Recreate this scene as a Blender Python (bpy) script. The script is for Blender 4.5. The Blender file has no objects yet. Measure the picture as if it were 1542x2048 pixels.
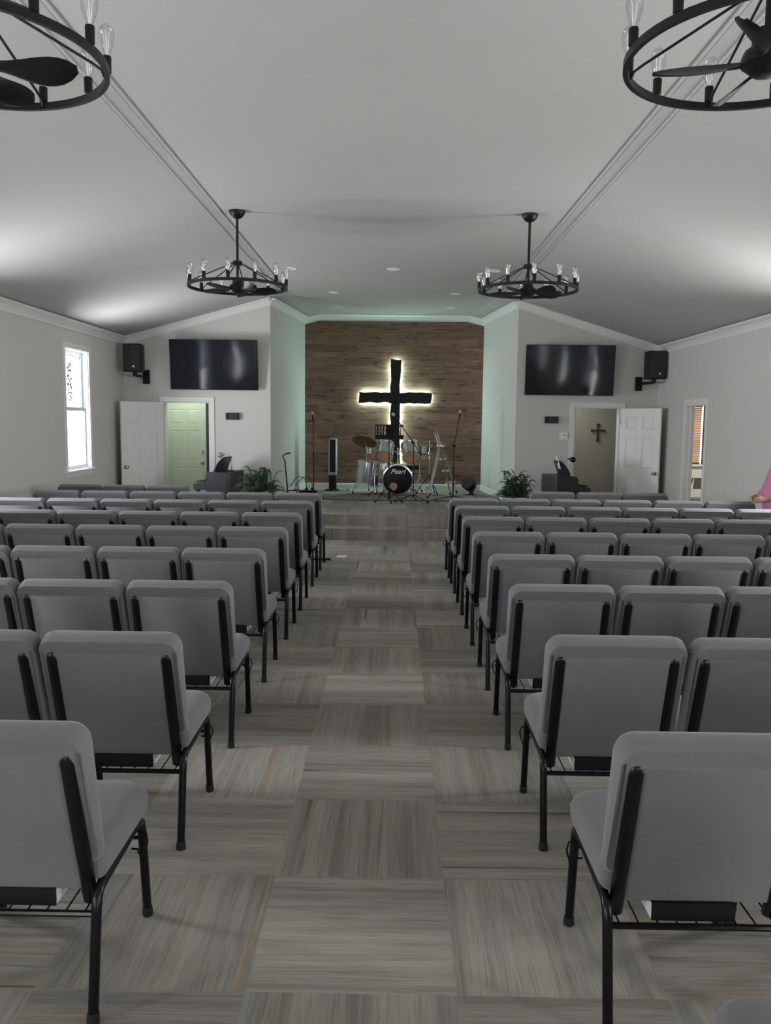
import bpy, bmesh, math, random
from mathutils import Vector, Matrix, noise
random.seed(7)
S = bpy.context.scene
C = S.collection
PI = math.pi
R = math.radians

# ------------------------------------------------------------------ camera
FPX, PITCH, YAW, ROLL, EYE = 1650.0, .10989, .01007, .01151, 1.643
cam = bpy.data.cameras.new('camera'); camo = bpy.data.objects.new('camera', cam); C.objects.link(camo)
S.camera = camo
cam.sensor_fit = 'VERTICAL'; cam.sensor_height = 24.0; cam.lens = 24.0 * FPX / 2048.0
cam.clip_start = .05; cam.clip_end = 200
Fv = Vector((-math.sin(YAW)*math.cos(PITCH), math.cos(YAW)*math.cos(PITCH), -math.sin(PITCH)))
Rv = Vector((math.cos(YAW), math.sin(YAW), 0)); Uv = Rv.cross(Fv)
R2 = Rv*math.cos(ROLL) + Uv*math.sin(ROLL); U2 = -Rv*math.sin(ROLL) + Uv*math.cos(ROLL)
M = Matrix((R2, U2, -Fv)).transposed().to_4x4(); M.translation = (0, 0, EYE)
camo.matrix_world = M

# ------------------------------------------------------------------ world, exposure
S.view_settings.view_transform = 'Standard'; S.view_settings.look = 'None'
S.view_settings.gamma = 1; S.view_settings.use_curve_mapping = False
S.view_settings.exposure = 0.0
W = bpy.data.worlds.new('sky'); S.world = W; W.use_nodes = True
W.node_tree.nodes['Background'].inputs[0].default_value = (.86, .93, 1.0, 1)
W.node_tree.nodes['Background'].inputs[1].default_value = 2.3

# daylight through the windows of the side walls
XL, XR, Y0, Y1, YB = -4.37, 4.21, -2.6, 13.4, 16.0
ZL, ZR, ZF = 2.93, 2.865, 3.65          # wall tops, flat ceiling
BL, BR = -1.72, 1.65                    # ceiling break lines
CLx, CRx = -2.01, 1.945                 # alcove mouth
P = .32                                 # platform height
WIN_L = [11.40, 7.55, 3.6, -.4]
WIN_R = [7.75, 3.8, -.2]
def area(name, loc, direction, sx, sy, power, col=(1, 1, 1)):
    l = bpy.data.lights.new(name, 'AREA'); l.shape = 'RECTANGLE'; l.size = sx; l.size_y = sy
    l.energy = power; l.color = col
    o = bpy.data.objects.new(name, l); C.objects.link(o); o.location = loc
    o.rotation_euler = Vector(direction).to_track_quat('-Z', 'Y').to_euler()
    return o
for y in WIN_L: area('daylight', (XL-.42, y, 1.55), (1, 0, .30), .9, 1.5, 325, (1, .995, .96))
for y in WIN_R: area('daylight', (XR+.42, y, 1.55), (-1, 0, .30), .9, 1.5, 325, (1.0, .99, .94))
area('daylight', (-2.4, Y0-.42, 1.6), (0, 1, .25), .9, 1.5, 170, (1, .97, .92))
area('daylight', (2.4, Y0-.42, 1.6), (0, 1, .25), .9, 1.5, 170, (1, .97, .92))

# ------------------------------------------------------------------ materials
def mat(name, col, rough=.6, metal=0, spec=.5, **k):
    m = bpy.data.materials.new(name); m.use_nodes = True
    b = m.node_tree.nodes['Principled BSDF']
    b.inputs['Base Color'].default_value = (*col, 1); b.inputs['Roughness'].default_value = rough
    b.inputs['Metallic'].default_value = metal; b.inputs['Specular IOR Level'].default_value = spec
    for a, v in k.items(): b.inputs[a.replace('_', ' ')].default_value = v
    return m
class N:
    """short node builder"""
    def __init__(s, m): s.t = m.node_tree; s.b = s.t.nodes['Principled BSDF']
    def n(s, typ, props=None, **ins):
        x = s.t.nodes.new('ShaderNode'+typ)
        for a, v in (props or {}).items(): setattr(x, a, v)
        for a, v in ins.items():
            key = int(a[1:]) if a[0] == 'i' and a[1:].isdigit() else a.replace('_', ' ')
            if isinstance(v, bpy.types.NodeSocket): s.t.links.new(v, x.inputs[key])
            else: x.inputs[key].default_value = v
        return x
    def m(s, op, a, b=0.0, c=None):
        x = s.n('Math', {'operation': op}, i0=a, i1=b)
        if c is not None:
            if isinstance(c, bpy.types.NodeSocket): s.t.links.new(c, x.inputs[2])
            else: x.inputs[2].default_value = c
        return x.outputs[0]
    def mix(s, f, a, b, mode='MIX'):
        x = s.n('Mix', {'data_type': 'RGBA', 'blend_type': mode})
        for i, v in ((0, f), (6, a), (7, b)):
            if isinstance(v, bpy.types.NodeSocket): s.t.links.new(v, x.inputs[i])
            else: x.inputs[i].default_value = v if i == 0 else (*v, 1)
        return x.outputs[2]
    def link(s, o, name): s.t.links.new(o, s.b.inputs[name])
    def bump(s, h, strength=.2, dist=.01):
        x = s.n('Bump', Strength=strength, Distance=dist, Height=h); s.link(x.outputs[0], 'Normal')
def noisy(name, col, amt=.06, scale=6, rough=.7, bump=.05, bscale=180, **k):
    m = mat(name, col, rough, **k); g = N(m)
    tc = g.n('TexCoord').outputs['Object']
    nz = g.n('TexNoise', Vector=tc, Scale=scale, Detail=3.0)
    dark = tuple(c*(1-amt*2) for c in col); lite = tuple(min(1, c*(1+amt*2)) for c in col)
    g.link(g.mix(nz.outputs['Fac'], dark, lite), 'Base Color')
    if bump:
        n2 = g.n('TexNoise', Vector=tc, Scale=bscale, Detail=2.0); g.bump(n2.outputs['Fac'], bump, .004)
    return m
wall_m = noisy('wall paint', (.60, .585, .555), .01, 2, .75, .06, 120)
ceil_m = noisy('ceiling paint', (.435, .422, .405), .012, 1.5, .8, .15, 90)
trim_m = mat('white trim paint', (.74, .74, .72), .45)
door_m = mat('white door paint', (.70, .69, .67), .4)
green_m = mat('pale green door paint', (.60, .66, .56), .45)
black_m = noisy('black metal', (.005, .005, .006), .1, 40, .34, .03, 300, spec=.3)
frame_m = noisy('black chair enamel', (.004, .0045, .006), .1, 40, .26, .04, 500, spec=.28)
plastic_m = noisy('black plastic', (.007, .007, .009), .1, 60, .5, .1, 400, spec=.3)
rubber_m = mat('black rubber', (.008, .008, .008), .8)
iron_m = noisy('dark iron', (.006, .006, .006), .15, 30, .42, .08, 200, spec=.3)
chrome_m = noisy('chrome', (.72, .72, .74), .03, 10, .13, 0, metal=1)
alu_m = noisy('aluminium', (.62, .63, .65), .04, 12, .34, 0, metal=1)
brass_m = noisy('bronze cymbal', (.17, .12, .055), .08, 20, .4, 0, metal=1)
knob_m = mat('brushed nickel', (.38, .35, .31), .3, 1)
white_m = mat('white plastic', (.75, .75, .73), .4)
paper_m = noisy('paper', (.80, .80, .79), .02, 30, .8, 0)
screen_m = mat('dark screen glass', (.005, .006, .012), .07, 0, .4)
_g = N(screen_m); _n = _g.n('TexNoise', Vector=_g.n('TexCoord').outputs['Object'], Scale=2.2, Detail=0.0); _g.bump(_n.outputs['Fac'], .12, .03)
gray_m = mat('silver plastic', (.38, .39, .41), .35, .4)
head_m = noisy('drum skin', (.60, .36, .20), .06, 12, .5, 0)
tan_m = noisy('tan patch', (.42, .26, .19), .1, 30, .6, 0)
soil_m = noisy('dark soil', (.03, .022, .015), .3, 60, .9, .3, 80)
book_m = noisy('black book cover', (.006, .006, .009), .2, 60, .45, .1, 400, spec=.3)
sign_m = mat('white lettering', (.85, .85, .85), .5)
wood2_m = noisy('brown wood', (.05, .034, .02), .2, 25, .6, .1, 60)
cabinet_m = noisy('black cabinet laminate', (.020, .022, .028), .08, 20, .38, .02, 200)
skin_m = mat('skin', (.42, .24, .17), .5)
pink_m = noisy('pink fabric', (.56, .20, .36), .06, 12, .85, .1, 300)
hair_m = noisy('grey brown hair', (.12, .09, .07), .2, 60, .6, .3, 150)
shoe_m = mat('black shoe leather', (.02, .02, .02), .4)
cloth_m = noisy('charcoal panel', (.022, .024, .03), .1, 30, .6, .05, 200)

def fabric(name, col):
    m = mat(name, col, .92, 0, .15, Sheen_Weight=.25); g = N(m)
    tc = g.n('TexCoord').outputs['Object']
    n1 = g.n('TexNoise', Vector=tc, Scale=9.0, Detail=4.0).outputs['Fac']
    n2 = g.n('TexNoise', Vector=tc, Scale=420.0, Detail=2.0).outputs['Fac']
    f = g.m('ADD', g.m('MULTIPLY', n1, .5), g.m('MULTIPLY', n2, .5))
    g.link(g.mix(f, tuple(c*.78 for c in col), tuple(c*1.22 for c in col)), 'Base Color')
    g.bump(n2, .25, .003)
    return m
fab_m = fabric('grey chair fabric', (.140, .141, .147))

def carpet(name, mode='tile'):
    m = mat(name, (.2, .2, .2), .95, 0, .1); g = N(m)
    tc = g.n('TexCoord').outputs['Object']
    sp = g.n('SeparateXYZ', Vector=tc); x, y, z = sp.outputs
    tx = g.m('DIVIDE', g.m('ADD', x, .412), .6096); ty = g.m('DIVIDE', g.m('SUBTRACT', y, 2.212), .6096)
    if mode == 'riser': ty = g.m('MULTIPLY', y, 0.0)
    i = g.m('FLOOR', tx); j = g.m('FLOOR', ty)
    par = g.m('FLOORED_MODULO', g.m('ADD', i, j), 2.0)          # 0: lines along x, 1: lines along y
    if mode == 'riser':
        par = g.m('ADD', g.m('MULTIPLY', par, 0.0), 1.0); y = z
    cell = g.n('CombineXYZ', X=i, Y=j, Z=0.0).outputs[0]
    wn = g.n('TexWhiteNoise', {'noise_dimensions': '3D'}, Vector=cell)
    rnd = wn.outputs['Value']
    inv = g.m('SUBTRACT', 1.0, par)
    across = g.m('ADD', g.m('MULTIPLY', x, par), g.m('MULTIPLY', y, inv))
    along = g.m('ADD', g.m('MULTIPLY', y, par), g.m('MULTIPLY', x, inv))
    seed = g.m('MULTIPLY', rnd, 37.0)
    def st(sa, sl, det=2.0, off=0.0):
        v = g.n('CombineXYZ', X=g.m('MULTIPLY', across, sa), Y=g.m('MULTIPLY', along, sl), Z=g.m('ADD', seed, off)).outputs[0]
        return g.n('TexNoise', Vector=v, Scale=1.0, Detail=det, Roughness=.6).outputs['Fac']
    fine = st(150, 5, 2); mid = st(38, .9, 2, 5); wide = st(9, .25, 1, 11); hue = st(15, .3, 1, 23); line = st(26, .5, 0, 31)
    def ramp(f, lo, hi):
        return g.n('MapRange', {'clamp': True}, Value=f, From_Min=lo, From_Max=hi).outputs[0]
    base = g.mix(ramp(wide, .3, .7), (.205, .190, .170), (.375, .345, .308))
    base = g.mix(g.m('MULTIPLY', ramp(hue, .60, .70), .55), base, (.40, .295, .185))
    base = g.mix(g.m('MULTIPLY', ramp(hue, .40, .30), .4), base, (.215, .235, .25))
    base = g.mix(g.m('MULTIPLY', ramp(mid, .35, .68), .55), base, (.43, .40, .36))
    base = g.mix(g.m('MULTIPLY', ramp(line, .76, .82), .6), base, (.05, .05, .05))
    base = g.mix(g.m('MULTIPLY', ramp(fine, .52, .30), .4), base, (.12, .116, .106))
    br = g.m('ADD', .80, g.m('MULTIPLY', rnd, .34))
    mul = g.n('Vector Math'.replace(' ', ''), {'operation': 'SCALE'}); g.t.links.new(base, mul.inputs[0]); g.t.links.new(br, mul.inputs['Scale'])
    g.link(mul.outputs[0], 'Base Color'); g.bump(fine, .5, .003)
    return m
carpet_m = carpet('carpet tiles'); riser_m = carpet('carpet riser', 'riser')

def planks():
    m = mat('reclaimed wood planks', (.2, .13, .09), .55, 0, .3); g = N(m)
    tc = g.n('TexCoord').outputs['Object']; sp = g.n('SeparateXYZ', Vector=tc); x, y, z = sp.outputs
    row = g.m('FLOOR', g.m('DIVIDE', z, .128))
    off = g.n('TexWhiteNoise', {'noise_dimensions': '1D'}, W=row).outputs['Value']
    u = g.m('DIVIDE', g.m('ADD', x, g.m('MULTIPLY', off, 3.1)), .95)
    cid = g.n('CombineXYZ', X=g.m('FLOOR', u), Y=row, Z=3.0).outputs[0]
    r = g.n('TexWhiteNoise', {'noise_dimensions': '3D'}, Vector=cid).outputs['Value']
    v = g.n('CombineXYZ', X=g.m('MULTIPLY', x, 1.6), Y=g.m('MULTIPLY', r, 20.0), Z=g.m('MULTIPLY', z, 16.0)).outputs[0]
    a = g.n('TexNoise', Vector=v, Scale=1.3, Detail=6.0, Roughness=.6, Distortion=.5).outputs['Fac']
    v2 = g.n('CombineXYZ', X=g.m('MULTIPLY', x, 2.6), Y=g.m('MULTIPLY', r, 9.0), Z=g.m('MULTIPLY', z, 12.0)).outputs[0]
    kn = g.n('TexNoise', Vector=v2, Scale=1.4, Detail=2.0).outputs['Fac']
    def ramp(f, lo, hi): return g.n('MapRange', {'clamp': True}, Value=f, From_Min=lo, From_Max=hi).outputs[0]
    c = g.mix(ramp(a, .32, .66), (.145, .086, .058), (.34, .212, .148))
    c = g.mix(g.m('MULTIPLY', g.m('POWER', r, 1.5), .7), c, (.34, .215, .15))
    r2 = g.n('TexWhiteNoise', {'noise_dimensions': '3D'}, Vector=g.n('VectorMath', {'operation': 'SCALE'}, i0=cid, Scale=1.37).outputs[0]).outputs['Value']
    c = g.mix(g.m('MULTIPLY', r2, .45), c, (.11, .062, .042))
    c = g.mix(g.m('MULTIPLY', ramp(kn, .58, .70), .8), c, (.07, .042, .03))
    fz = g.m('FRACT', g.m('DIVIDE', z, .128)); fu = g.m('FRACT', u)
    gap = g.m('MAXIMUM', g.m('LESS_THAN', fz, .03), g.m('LESS_THAN', fu, .004))
    c = g.mix(g.m('MULTIPLY', gap, .7), c, (.02, .012, .008))
    g.link(c, 'Base Color'); g.bump(g.m('SUBTRACT', a, gap), .3, .004)
    return m
plank_m = planks()

def timber():
    m = mat('charred timber', (.012, .012, .013), .7); g = N(m)
    tc = g.n('TexCoord').outputs['Object']
    a = g.n('TexNoise', Vector=tc, Scale=14.0, Detail=6.0).outputs['Fac']
    g.link(g.mix(a, (.006, .006, .007), (.02, .02, .022)), 'Base Color'); g.bump(a, .8, .02)
    return m
timber_m = timber()

def emis(name, col, st):
    m = mat(name, col, .5); b = m.node_tree.nodes['Principled BSDF']
    b.inputs['Emission Color'].default_value = (*col, 1); b.inputs['Emission Strength'].default_value = st
    return m
led_m = emis('white green led strip', (.66, 1.0, .92), 145)
lamp_m = emis('lit diffuser', (.90, 1.0, .84), 75)

def glassy(name, tint=(1, 1, 1), refl=.12):
    m = bpy.data.materials.new(name); m.use_nodes = True; t = m.node_tree; t.nodes.clear()
    o = t.nodes.new('ShaderNodeOutputMaterial'); mx = t.nodes.new('ShaderNodeMixShader')
    tr = t.nodes.new('ShaderNodeBsdfTransparent'); gl = t.nodes.new('ShaderNodeBsdfGlossy')
    tr.inputs[0].default_value = (*tint, 1); gl.inputs['Roughness'].default_value = .03
    lw = t.nodes.new('ShaderNodeLayerWeight'); lw.inputs[0].default_value = refl
    t.links.new(lw.outputs['Facing'], mx.inputs[0]); t.links.new(tr.outputs[0], mx.inputs[1]); t.links.new(gl.outputs[0], mx.inputs[2])
    t.links.new(mx.outputs[0], o.inputs[0]); return m
bulb_m = glassy('clear bulb glass', (.95, .95, .95), .38)

def stained(name, top):
    """leaded glass: pale panes, blue towards the border, small dark leaded marks"""
    m = bpy.data.materials.new(name); m.use_nodes = True; t = m.node_tree
    g = N(m); tc = g.n('TexCoord').outputs['Object']; sp = g.n('SeparateXYZ', Vector=tc); x, y, z = sp.outputs
    def ramp(f, lo, hi): return g.n('MapRange', {'clamp': True}, Value=f, From_Min=lo, From_Max=hi).outputs[0]
    ay = g.m('ABSOLUTE', y)
    n1 = g.n('TexNoise', Vector=tc, Scale=5.0, Detail=3.0).outputs['Fac']
    f = g.m('MAXIMUM', ramp(ay, .26, .38), ramp(z, .30, .40) if top else ramp(ay, .30, .40))
    c = g.mix(f, (.86, .86, .84), (.07, .24, .42))
    c = g.mix(g.m('MULTIPLY', ramp(n1, .5, .62), .5), c, (.50, .56, .78))
    vo = g.n('TexVoronoi', {'feature': 'DISTANCE_TO_EDGE'}, Vector=tc, Scale=7.0)
    lead = g.m('LESS_THAN', vo.outputs[0], .022)
    if top:
        d1 = g.m('MULTIPLY', g.m('LESS_THAN', g.m('ABSOLUTE', g.m('ADD', y, .02)), .075), g.m('LESS_THAN', g.m('ABSOLUTE', g.m('ADD', z, .02)), .26))
        n3 = g.n('TexNoise', Vector=tc, Scale=26.0, Detail=1.0).outputs['Fac']
        c = g.mix(g.m('MULTIPLY', d1, ramp(n3, .48, .6)), c, (.10, .035, .03))
    c = g.mix(g.m('MULTIPLY', lead, .55 if top else .2), c, (.05, .07, .10))
    o = t.nodes['Material Output']; tr = g.n('BsdfTransparent', Color=c); tl = g.n('BsdfTranslucent', Color=c)
    gl = g.n('BsdfGlossy', Roughness=.1)
    a = g.n('MixShader', Fac=.03); t.links.new(tr.outputs[0], a.inputs[1]); t.links.new(tl.outputs[0], a.inputs[2])
    b = g.n('MixShader', Fac=.05); t.links.new(a.outputs[0], b.inputs[1]); t.links.new(gl.outputs[0], b.inputs[2])
    t.links.new(b.outputs[0], o.inputs[0]); return m
stain_top, stain_low = stained('stained glass upper', True), stained('stained glass lower', False)

def blindmat():
    m = bpy.data.materials.new('wooden blind slats'); m.use_nodes = True; t = m.node_tree; g = N(m)
    c = (.50, .27, .09, 1)
    d = g.n('BsdfDiffuse', Color=c); tl = g.n('BsdfTranslucent', Color=c); a = g.n('MixShader', Fac=.45)
    t.links.new(d.outputs[0], a.inputs[1]); t.links.new(tl.outputs[0], a.inputs[2]); t.links.new(a.outputs[0], t.nodes['Material Output'].inputs[0])
    return m
blind_m = blindmat()
def leafmat():
    m = mat('fern leaf', (.05, .12, .05), .55, 0, .3); g = N(m)
    n1 = g.n('TexNoise', Vector=g.n('TexCoord').outputs['Object'], Scale=9.0).outputs['Fac']
    g.link(g.mix(n1, (.012, .040, .022), (.060, .125, .062)), 'Base Color'); return m
leaf_m = leafmat()

# ------------------------------------------------------------------ mesh helpers
class MB:
    def __init__(s): s.v = []; s.f = []; s.mi = []; s.k = 0
    def add(s, vs, fs):
        o = len(s.v); s.v += [tuple(p) for p in vs]; s.f += [tuple(i+o for i in f) for f in fs]; s.mi += [s.k]*len(fs); return s
    def box(s, x0, x1, y0, y1, z0, z1, mtx=None):
        vs = [Vector((x, y, z)) for x in (x0, x1) for y in (y0, y1) for z in (z0, z1)]
        if mtx: vs = [mtx @ p for p in vs]
        return s.add(vs, [(0, 1, 3, 2), (4, 6, 7, 5), (0, 4, 5, 1), (2, 3, 7, 6), (0, 2, 6, 4), (1, 5, 7, 3)])
    def prism(s, poly, ax, a0, a1):
        """poly of 2-D points extruded along axis ax ('x','y','z') from a0 to a1"""
        def p3(p, a): return {'x': (a, p[0], p[1]), 'y': (p[0], a, p[1]), 'z': (p[0], p[1], a)}[ax]
        n = len(poly); vs = [p3(p, a0) for p in poly]+[p3(p, a1) for p in poly]
        return s.add(vs, [tuple(range(n)), tuple(range(2*n-1, n-1, -1))]+[(i, i+n, (i+1) % n+n, (i+1) % n) for i in range(n)])
    def hexa(s, a, b):
        """a, b: matching loops of 3-D points joined into a solid"""
        n = len(a)
        return s.add(list(a)+list(b), [tuple(range(n)), tuple(range(2*n-1, n-1, -1))]+[(i, i+n, (i+1) % n+n, (i+1) % n) for i in range(n)])
    def tube(s, pts, r, n=8, cap=True, flat=None):
        pts = [Vector(p) for p in pts]; rs = r if isinstance(r, (list, tuple)) else [r]*len(pts)
        o = len(s.v); prev = None; rings = []
        for i, p in enumerate(pts):
            d = (pts[min(i+1, len(pts)-1)]-pts[max(i-1, 0)]).normalized()
            if prev is None:
                a = d.orthogonal().normalized() if flat is None else (Vector(flat)-d*Vector(flat).dot(d)).normalized()
            else: a = (prev-d*prev.dot(d)).normalized()
            prev = a; b = d.cross(a)
            rings.append([p+(a*math.cos(2*PI*k/n)+b*math.sin(2*PI*k/n))*rs[i] for k in range(n)])
        vs = [q for rg in rings for q in rg]; fs = []
        for i in range(len(pts)-1):
            for k in range(n): fs.append((i*n+k, i*n+(k+1) % n, (i+1)*n+(k+1) % n, (i+1)*n+k))
        if cap: fs += [tuple(range(n-1, -1, -1)), tuple((len(pts)-1)*n+k for k in range(n))]
        return s.add(vs, fs)
    def lathe(s, prof, o=(0, 0, 0), axis=(0, 0, 1), n=24, cap=True):
        """prof: list of (radius, height along axis)"""
        o = Vector(o); d = Vector(axis).normalized(); a = d.orthogonal().normalized()
        if abs(d.z) > .999: a = Vector((1, 0, 0))
        b = d.cross(a); vs = []; fs = []
        for r, h in prof:
            for k in range(n): vs.append(o+d*h+(a*math.cos(2*PI*k/n)+b*math.sin(2*PI*k/n))*max(r, 1e-4))
        for i in range(len(prof)-1):
            for k in range(n): fs.append((i*n+k, i*n+(k+1) % n, (i+1)*n+(k+1) % n, (i+1)*n+k))
        if cap: fs += [tuple(range(n-1, -1, -1)), tuple((len(prof)-1)*n+k for k in range(n))]
        return s.add(vs, fs)
    def loft(s, loops, cap=True):
        n = len(loops[0]); vs = [p for l in loops for p in l]; fs = []
        for i in range(len(loops)-1):
            for k in range(n): fs.append((i*n+k, i*n+(k+1) % n, (i+1)*n+(k+1) % n, (i+1)*n+k))
        if cap: fs += [tuple(range(n-1, -1, -1)), tuple((len(loops)-1)*n+k for k in range(n))]
        return s.add(vs, fs)
    def bar(s, p, q, w, h, up=(0, 0, 1)):
        """rectangular bar from p to q"""
        p, q = Vector(p), Vector(q); d = (q-p).normalized(); u = Vector(up); a = d.cross(u).normalized(); b = a.cross(d)
        l = lambda c: [c+a*w/2+b*h/2, c-a*w/2+b*h/2, c-a*w/2-b*h/2, c+a*w/2-b*h/2]
        return s.hexa(l(p), l(q))
    def build(s, name, m, parent=None, smooth=True, bevel=0, seg=2, ang=38):
        me = bpy.data.meshes.new(name); me.from_pydata(s.v, [], s.f); me.update()
        bm = bmesh.new(); bm.from_mesh(me); bmesh.ops.recalc_face_normals(bm, faces=bm.faces); bm.to_mesh(me); bm.free()
        ms = m if isinstance(m, (list, tuple)) else [m]
        for q in ms: me.materials.append(q)
        if len(ms) > 1: me.polygons.foreach_set('material_index', s.mi)
        if smooth:
            me.shade_smooth(); me.set_sharp_from_angle(angle=R(ang))
        o = bpy.data.objects.new(name, me); C.objects.link(o)
        if parent: o.parent = parent
        if bevel:
            b = o.modifiers.new('bevel', 'BEVEL'); b.width = bevel; b.segments = seg; b.limit_method = 'ANGLE'; b.angle_limit = R(40); b.harden_normals = False
        return o
def thing(name, label, cat, loc=(0, 0, 0), rz=0, group=None):
    o = bpy.data.objects.new(name, None); C.objects.link(o); o.empty_display_size = .1
    o.location = loc; o.rotation_euler = (0, 0, rz); o['label'] = label; o['category'] = cat
    if group: o['group'] = group
    return o
def tag(o, label, cat, group=None):
    o['label'] = label; o['category'] = cat
    if group: o['group'] = group
    return o
def struct(o, label=None, cat=None):
    o['kind'] = 'structure'
    if label: o['label'] = label; o['category'] = cat
    return o
def dup(root, loc, rz, label, group):
    def rec(o, par):
        c = o.copy(); C.objects.link(c)
        if par: c.parent = par
        for ch in o.children: rec(ch, c)
        return c
    r = rec(root, None); r.location = loc; r.rotation_euler = (0, 0, rz); r['label'] = label
    if group: r['group'] = group
    return r
def arc(c, r, a0, a1, n, plane='xy', z=0):
    out = []
    for i in range(n+1):
        a = a0+(a1-a0)*i/n; p, q = c[0]+r*math.cos(a), c[1]+r*math.sin(a)
        out.append({'xy': (p, q, z), 'xz': (p, z, q), 'yz': (z, p, q)}[plane])
    return out
def bez(p, n=12):
    p = [Vector(q) for q in p]; out = []
    for i in range(n+1):
        t = i/n; q = p[:]
        while len(q) > 1: q = [q[k].lerp(q[k+1], t) for k in range(len(q)-1)]
        out.append(q[0])
    return out
def rr(w, h, r, inset=0, n=5):
    """rounded rectangle outline centred on 0; r = (bottom-left, bottom-right, top-right, top-left)"""
    pts = []; cs = [(-1, -1, PI), (1, -1, 1.5*PI), (1, 1, 0), (-1, 1, .5*PI)]
    for (sx, sy, a0), q in zip(cs, r):
        q = max(q-inset*.6, .004); X, Y = w/2-inset, h/2-inset; cx, cy = sx*(X-q), sy*(Y-q)
        for k in range(n+1): pts.append((cx+q*math.cos(a0+k*PI/2/n), cy+q*math.sin(a0+k*PI/2/n)))
    return pts

# ------------------------------------------------------------------ room shell
T = .14; TR = .10
def wall_x(name, x0, x1, y0, y1, z1, holes):
    ys = sorted({y0, y1, *[h[0] for h in holes], *[h[1] for h in holes]}); b = MB()
    for a, c in zip(ys, ys[1:]):
        cuts = sorted([(h[2], h[3]) for h in holes if h[0] <= a+1e-6 and h[1] >= c-1e-6]); z = 0
        for q0, q1 in cuts:
            if q0 > z: b.box(x0, x1, a, c, z, q0)
            z = q1
        b.box(x0, x1, a, c, z, z1)
    return struct(b.build(name, wall_m, smooth=False))
WZ0, WZ1, WW = .93, 2.56, .84
DRO = (11.29, 12.04, 0, 1.915)
wall_x('wall_left', XL-T, XL, Y0-T, Y1+T, ZL+.12, [(y-WW/2, y+WW/2, WZ0, WZ1) for y in WIN_L])
wall_x('wall_right', XR, XR+TR, Y0-T, Y1+T, ZR+.12, [(y-WW/2, y+WW/2, WZ0, WZ1) for y in WIN_R]+[DRO])
def gz(x):   # underside of the ceiling
    if x < BL: return ZL+(x-XL)*(ZF-ZL)/(BL-XL)
    if x > BR: return ZR+(x-XR)*(ZF-ZR)/(BR-XR)
    return ZF
b = MB(); DL = (-3.735, -2.995, 1.915)
for x0, x1, z0 in ((XL, DL[0], 0), (DL[0], DL[1], DL[2]), (DL[1], CLx, 0)):
    b.prism([(x0, z0), (x1, z0), (x1, gz(x1)+.05), (x0, gz(x0)+.05)], 'y', Y1, Y1+T)
struct(b.build('wall_front_left', wall_m, smooth=False))
b = MB(); DR = (2.89, 3.62, 1.90)
for x0, x1, z0 in ((CRx, DR[0], 0), (DR[0], DR[1], DR[2]), (DR[1], XR, 0)):
    b.prism([(x0, z0), (x1, z0), (x1, gz(x1)+.05), (x0, gz(x0)+.05)], 'y', Y1, Y1+T)
struct(b.build('wall_front_right', wall_m, smooth=False))
# alcove
AL, AR = -1.735, 1.675
b = MB(); b.prism([(CLx, Y1), (AL, YB), (AL-.1, YB), (CLx-.12, Y1+T)], 'z', 0, 3.8); struct(b.build('wall_alcove_left', wall_m, smooth=False))
b = MB(); b.prism([(CRx, Y1), (AR, YB), (AR+.1, YB), (CRx+.12, Y1+T)], 'z', 0, 3.8); struct(b.build('wall_alcove_right', wall_m, smooth=False))
b = MB(); b.box(AL-.1, AR+.1, YB, YB+.12, 0, 3.8); struct(b.build('wall_alcove_back', plank_m, smooth=False))
# rear wall with two windows (behind the viewpoint)
b = MB()
xs = [XL-T, -2.82, -1.98, 1.98, 2.82, XR+T]
for i in range(5):
    if i in (1, 3): b.box(xs[i], xs[i+1], Y0-T, Y0, 0, WZ0); b.box(xs[i], xs[i+1], Y0-T, Y0, WZ1, 3.8)
    else: b.box(xs[i], xs[i+1], Y0-T, Y0, 0, 3.8)
struct(b.build('wall_rear', wall_m, smooth=False))
b = MB(); b.box(XL-T, 7.2, Y0-T, YB+1, -.1, 0); struct(b.build('floor', carpet_m, smooth=False))
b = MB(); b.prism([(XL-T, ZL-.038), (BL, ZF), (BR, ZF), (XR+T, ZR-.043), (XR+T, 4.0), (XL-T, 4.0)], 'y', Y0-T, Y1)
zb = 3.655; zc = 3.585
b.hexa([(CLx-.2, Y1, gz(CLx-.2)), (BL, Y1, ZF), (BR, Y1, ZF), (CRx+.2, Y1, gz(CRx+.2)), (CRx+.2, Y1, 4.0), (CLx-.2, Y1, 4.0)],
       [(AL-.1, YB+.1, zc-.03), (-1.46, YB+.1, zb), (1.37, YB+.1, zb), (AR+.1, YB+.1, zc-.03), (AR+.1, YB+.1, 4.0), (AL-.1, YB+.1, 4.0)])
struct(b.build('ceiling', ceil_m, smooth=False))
# platform and step
b = MB(); b.prism([(-2.25, 11.60), (2.15, 11.60), (2.15, Y1), (CRx, Y1), (AR, YB), (AL, YB), (CLx, Y1), (-2.25, Y1)], 'z', 0, P)
pl = struct(b.build('floor_platform', [carpet_m, riser_m], smooth=False))
for f in pl.data.polygons: f.material_index = 0 if abs(f.normal.z) > .5 else 1
b = MB(); b.box(-2.25, 2.15, 11.27, 11.60, 0, .16)
st = struct(b.build('floor_step', [carpet_m, riser_m], smooth=False))
for f in st.data.polygons: f.material_index = 0 if abs(f.normal.z) > .5 else 1

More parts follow.
